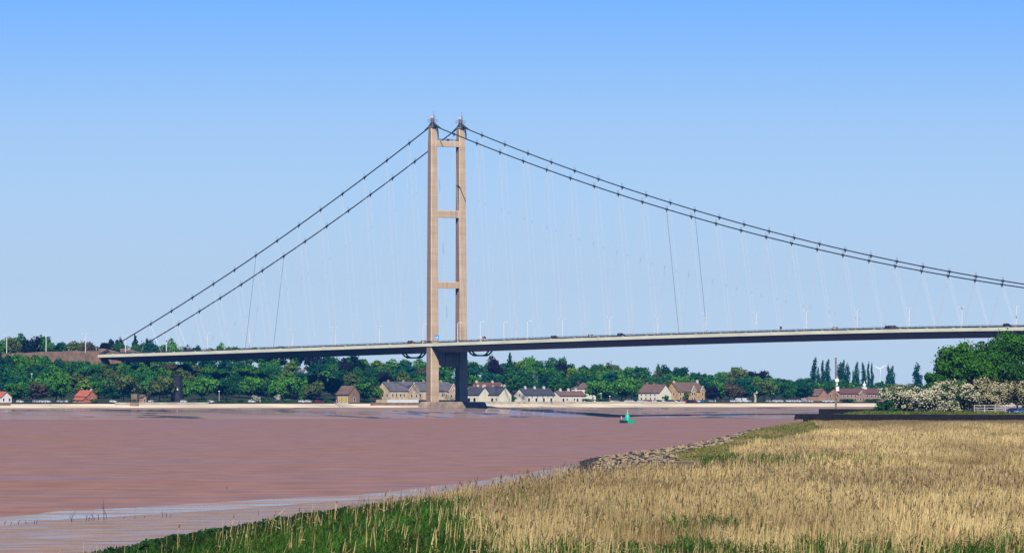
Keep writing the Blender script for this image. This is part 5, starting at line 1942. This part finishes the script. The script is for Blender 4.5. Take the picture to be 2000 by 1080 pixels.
def collapsed(X, Y):
    """The belt of beaten-down reed before the green strip."""
    return sm(690, 725, Y - (X - 30) * 1.2) * sm(812, 785, Y - (X - 30) * 1.2) * sm(16, 23, X)


def reeds(n, y0, y1, power, hmul=1.0, wk=.042):
    X, Y = scatter(n, y0, y1, power)
    d = X - xs(Y)
    g = zone_green(X, Y)
    keep = (d > 4.5 + 2 * rg.random(n) + np.interp(Y, [640, 720, 790, 900, 1000, 1212, 1450, 1650], [0, 3, 12, 17, 19, 16, 20, 9])) & (rg.random(n) > np.clip(g - .15, 0, .955))
    X, Y, d = X[keep], Y[keep], d[keep]
    n = len(X)
    db = dark_band(X, Y)
    keep = rg.random(n) > db * .45
    X, Y, db, d = X[keep], Y[keep], db[keep], d[keep]
    n = len(X)
    cl = vnoise(X / 1.3, Y / 5, 3)
    big = vnoise(X / 7, Y / 45, 8)
    h = (1.25 + 1.0 * cl + .40 * rg.normal(0, 1, n).clip(-1.5, 1.5)) * (.8 + .35 * big) * (1 - .3 * db) * hmul
    edge = sm(16, 5, d) * sm(520, 580, Y) * sm(960, 860, Y)
    h = h * (1 + .28 * edge)
    h = np.maximum(h, .5) * (1 - .62 * collapsed(X, Y)) * np.interp(Y, [1150, 1500, 1690], [.9, .5, .14])
    w = wk * (Y / 450) ** .55 * rg.uniform(.7, 1.5, n)
    k = rg.random(n)[:, None]
    c0, c1 = np.array((.81, .615, .28)), np.array((.47, .31, .12))
    col = c0 * (1 - k ** 1.6) + c1 * k ** 1.6
    col = col * (1 - .5 * db[:, None]) * (.70 + .5 * big[:, None]) + db[:, None] * np.array((.05, .022, .006))
    dk = rg.random(n) < .05 + .16 * np.exp(-((Y - 610) / 90) ** 2) * sm(8, 24, X) + .22 * sm(.45, .75, vnoise(X / 1.6, Y / 7, 23))
    col[dk] *= np.array((.30, .24, .17))
    gr = rg.random(n) < .07
    col[gr] = np.array((.16, .20, .045)) * rg.uniform(.6, 1.3, (gr.sum(), 1))
    band = .80 + .34 * vnoise(X / 16, Y / 28, 91) + .10 * sm(830, 930, Y) - .12 * np.exp(-((Y - 610) / 80) ** 2)
    col = col * band[:, None]
    far = sm(1350, 1690, Y)[:, None]
    col = col * (1 - far) + far * np.array((.24, .165, .075)) * rg.uniform(.7, 1.3, (n, 1))
    v, q, c, tip, ax = stalks(X, Y, h, w, col, np.full(n, .06), rg)
    straw.append((v, q, c))
    # feathery seed heads
    s = rg.random(n) < np.interp(Y, [300, 900, 1400], [.16, .14, .04]) + .3 * edge
    T2, A2, hh, ww = tip[s], ax[s], .26 * h[s] / 2 * rg.uniform(.7, 1.4, s.sum()), w[s] * rg.uniform(.7, 1.3, s.sum())
    dn = np.stack([rg.normal(.1, .25, s.sum()), rg.normal(0, .2, s.sum()), np.ones(s.sum())], 1) * hh[:, None]
    vv = np.stack([T2 - dn * .35, T2 + A2 * ww[:, None], T2 + dn * 1.2, T2 - A2 * ww[:, None] * .7], 1).reshape(-1, 3)
    qq = np.arange(len(vv)).reshape(-1, 4)
    hc = np.where(rg.random((s.sum(), 1)) < .55, np.array((.14, .085, .05)), np.array((.44, .34, .2))) * rg.uniform(.6, 1.3, (s.sum(), 1))
    straw.append((vv, qq, np.repeat(hc, 4, 0)))
    # dead leaves hanging from the stalks
    s = rg.random(n) < .55
    B = tip[s] - np.array((0, 0, 1)) * (h[s] * rg.uniform(.15, .6, s.sum()))[:, None]
    a = rg.uniform(0, 6.28, s.sum())
    dl = np.stack([np.cos(a), np.sin(a), rg.uniform(-.1, .9, s.sum())], 1) * (rg.uniform(.2, .5, s.sum()) * np.minimum(1, h[s] / 1.5))[:, None]
    up = np.array((0, 0, 1.0)) * (w[s] * .5)[:, None]
    vv = np.stack([B - up, B + up, B + dl + up * .2, B + dl - up * .2], 1).reshape(-1, 3)
    straw.append((vv, np.arange(len(vv)).reshape(-1, 4), np.repeat(col[s] * rg.uniform(.65, 1.15, (s.sum(), 1)), 4, 0)))


reeds(95000, 285, 620, .85)
reeds(90000, 560, 1000, .9)
reeds(75000, 950, 1698, .8, 1.0, .042)


def greens(n, y0, y1, hh, wk, thr=.25, power=1.0):
    X, Y = scatter(n, y0, y1, power)
    g = zone_green(X, Y)
    keep = (g * rg.uniform(.5, 1.1, n) > thr) & (X - xs(Y) > np.interp(Y, [640, 760, 900, 1200], [.5, 10, 18, 20]))
    X, Y, g = X[keep], Y[keep], g[keep]
    n = len(X)
    cl = vnoise(X / 1.1, Y / 4, 14)
    d = X - xs(Y)
    h = hh * (.55 + .75 * cl) * rg.uniform(.6, 1.25, n) * np.interp(d, [0, 4, 10], [.62, .75, 1.0])
    w = wk * (Y / 450) ** .5 * rg.uniform(.7, 1.5, n)
    col = np.array((.022, .088, .009)) * rg.uniform(.25, 1.8, (n, 1)) ** 1.2 * np.array((1, 1, 1)) + rg.uniform(0, .03, (n, 1)) * np.array((1, .6, 0))
    col *= (.6 + .7 * vnoise(X / 2.0, Y / 8, 15))[:, None] * np.where(Y < 600, np.interp(d, [0, 7, 12], [.38, .5, 1.0]), 1.0)[:, None]
    v, q, c, tip, ax = stalks(X, Y, h, w, col, np.full(n, .22), rg, .12, .6)
    green.append((v, q, c))
    B = tip - np.array((0, 0, 1)) * (h * rg.uniform(.25, .7, n))[:, None]
    a = rg.uniform(0, 6.28, n)
    dl = np.stack([np.cos(a), np.sin(a), rg.uniform(.2, 1.0, n)], 1) * (h * rg.uniform(.2, .38, n))[:, None]
    up = np.array((0, 0, 1.0)) * (w * .55)[:, None]
    vv = np.stack([B - up, B + up, B + dl + up * .15, B + dl - up * .15], 1).reshape(-1, 3)
    green.append((vv, np.arange(len(vv)).reshape(-1, 4), np.repeat(col * 1.1, 4, 0)))


greens(90000, 280, 640, 1.25, .075)
greens(45000, 640, 1200, 1.5, .07)
v, q, c = merge(straw)
tag(link('reeds', quad_mesh('reeds', v, q, c, M['grass'])), 'straw-coloured reed bed covering the near bank', 'reeds', kind='stuff')
v, q, c = merge(green)
tag(link('grass', quad_mesh('grass', v, q, c, M['grass'])), 'fresh green shoots growing among the dry reeds', 'grass', kind='stuff')

# short turf: the grassy mound beside the stones and the strip behind the timber wall
turf = []
n = 60000
Y = rg.uniform(930, 1670, n)
X = xs(Y) + np.interp(Y, [930, 1050, 1230, 1400], [13, 13.5, 11, 4]) + rg.uniform(0, 20, n)
keep = visible(X, Y)
X, Y = X[keep], Y[keep]
n = len(X)
k = vnoise(X / 6, Y / 50, 5)[:, None]
col = (np.array((.145, .175, .030)) * k + np.array((.30, .235, .085)) * (1 - k)) * rg.uniform(.65, 1.3, (n, 1))
v, q, c, _, _ = stalks(X, Y, .26 * rg.uniform(.5, 1.5, n), .16 * rg.uniform(.7, 1.4, n), col, np.full(n, .4), rg)
turf.append((v, q, c))
n = 42000
Y = rg.uniform(1702, 1990, n)
X = xs(Y) + rg.uniform(-.5, 95, n)
keep = visible(X, Y)
X, Y = X[keep], Y[keep]
n = len(X)
tuft = vnoise(X / 3.0, Y / 8, 61)
col = np.array((.075, .115, .018)) * rg.uniform(.6, 1.5, (n, 1)) * (.6 + .8 * tuft[:, None]) + np.array((.06, .035, 0)) * (vnoise(X / 8, Y / 20, 62)[:, None])
v, q, c, _, _ = stalks(X, Y, (.35 + 1.1 * np.clip(tuft - .45, 0, 1)) * rg.uniform(.5, 1.5, n), .16 * rg.uniform(.7, 1.4, n), col, np.full(n, .3), rg)
turf.append((v, q, c))
v, q, c = merge(turf)
tag(link('turf', quad_mesh('turf', v, q, c, M['grass'])), 'short turf on the bank beside the stones and behind the timber wall', 'turf', kind='stuff')

# dark green salt-marsh shrubs along the lower-left margin
for i, (px, yy, h, w, lb) in enumerate(((208, 1086, 1.2, 1.9, 'leftmost dark sea shrub at the bottom edge'), (254, 1074, .95, 1.5, 'dark round sea shrub standing out on the mud'), (285, 1072, .7, .9, 'smallest dark sea shrub alone on the mud'), (303, 1070, 1.0, .9, 'narrow upright dark sea shrub on the mud'), (329, 1068, .95, 1.5, 'dark sea shrub right of the narrow upright one'))):
    Y = F * (H - .7) / (yy - HZ)
    X = (px - 1000) / F * Y
    tree('bush', (X, Y, max(.2, gz(X, Y)) - .1), h, w, 'dark green', lb, 'sea shrubs on the mud edge', name='shrub')
vs, qs, cs, k0 = [], [], [], 0
parts = []
n = 46000
Y = rg.uniform(325, 575, n)
d = -.6 + 7.5 * rg.random(n) ** 1.3
X = xs(Y) + d + 1.2 * (vnoise(Y / 7, Y * 0, 71) - .5)
hh = (.55 + .75 * vnoise(X / .9, Y / 3, 72)) * np.interp(d, [-.6, .6, 7], [.35, 1, .8])
C = np.stack([X, Y, zg(X, Y) + hh * rg.random(n) ** .45], 1)
v, q = leaf_quads(C, np.tile(np.array((0, -.4, 1.0)), (n, 1)), .26, rg, .8)
col = np.array((.012, .050, .008)) * rg.uniform(.5, 1.7, (n, 1)) * (.5 + .9 * vnoise(X / 1.5, Y / 5, 73))[:, None]
tag(link('undergrowth', quad_mesh('undergrowth', v, q, np.repeat(col, 4, 0), M['grass'])), 'dark green marsh undergrowth edging the near mud', 'undergrowth', kind='stuff')

# ------------------------------------------------------------------ air
hz = MB()
hz.box(-2600, 2600, -40, 8900, -2.9, 178)
hm = bpy.data.materials.new('haze')
hm.use_nodes = True
hn = hm.node_tree
hn.nodes.remove(hn.nodes['Principled BSDF'])
pv = hn.nodes.new('ShaderNodeVolumePrincipled')
pv.inputs['Color'].default_value = (0.04, 0.32, 1.0, 1)
pv.inputs['Density'].default_value = 0.000024
pv.inputs['Anisotropy'].default_value = 0.0
hn.links.new(pv.outputs[0], hn.nodes['Material Output'].inputs['Volume'])
tag(hz.obj('haze', [hm]), kind='stuff')
bpy.context.view_layer.update()
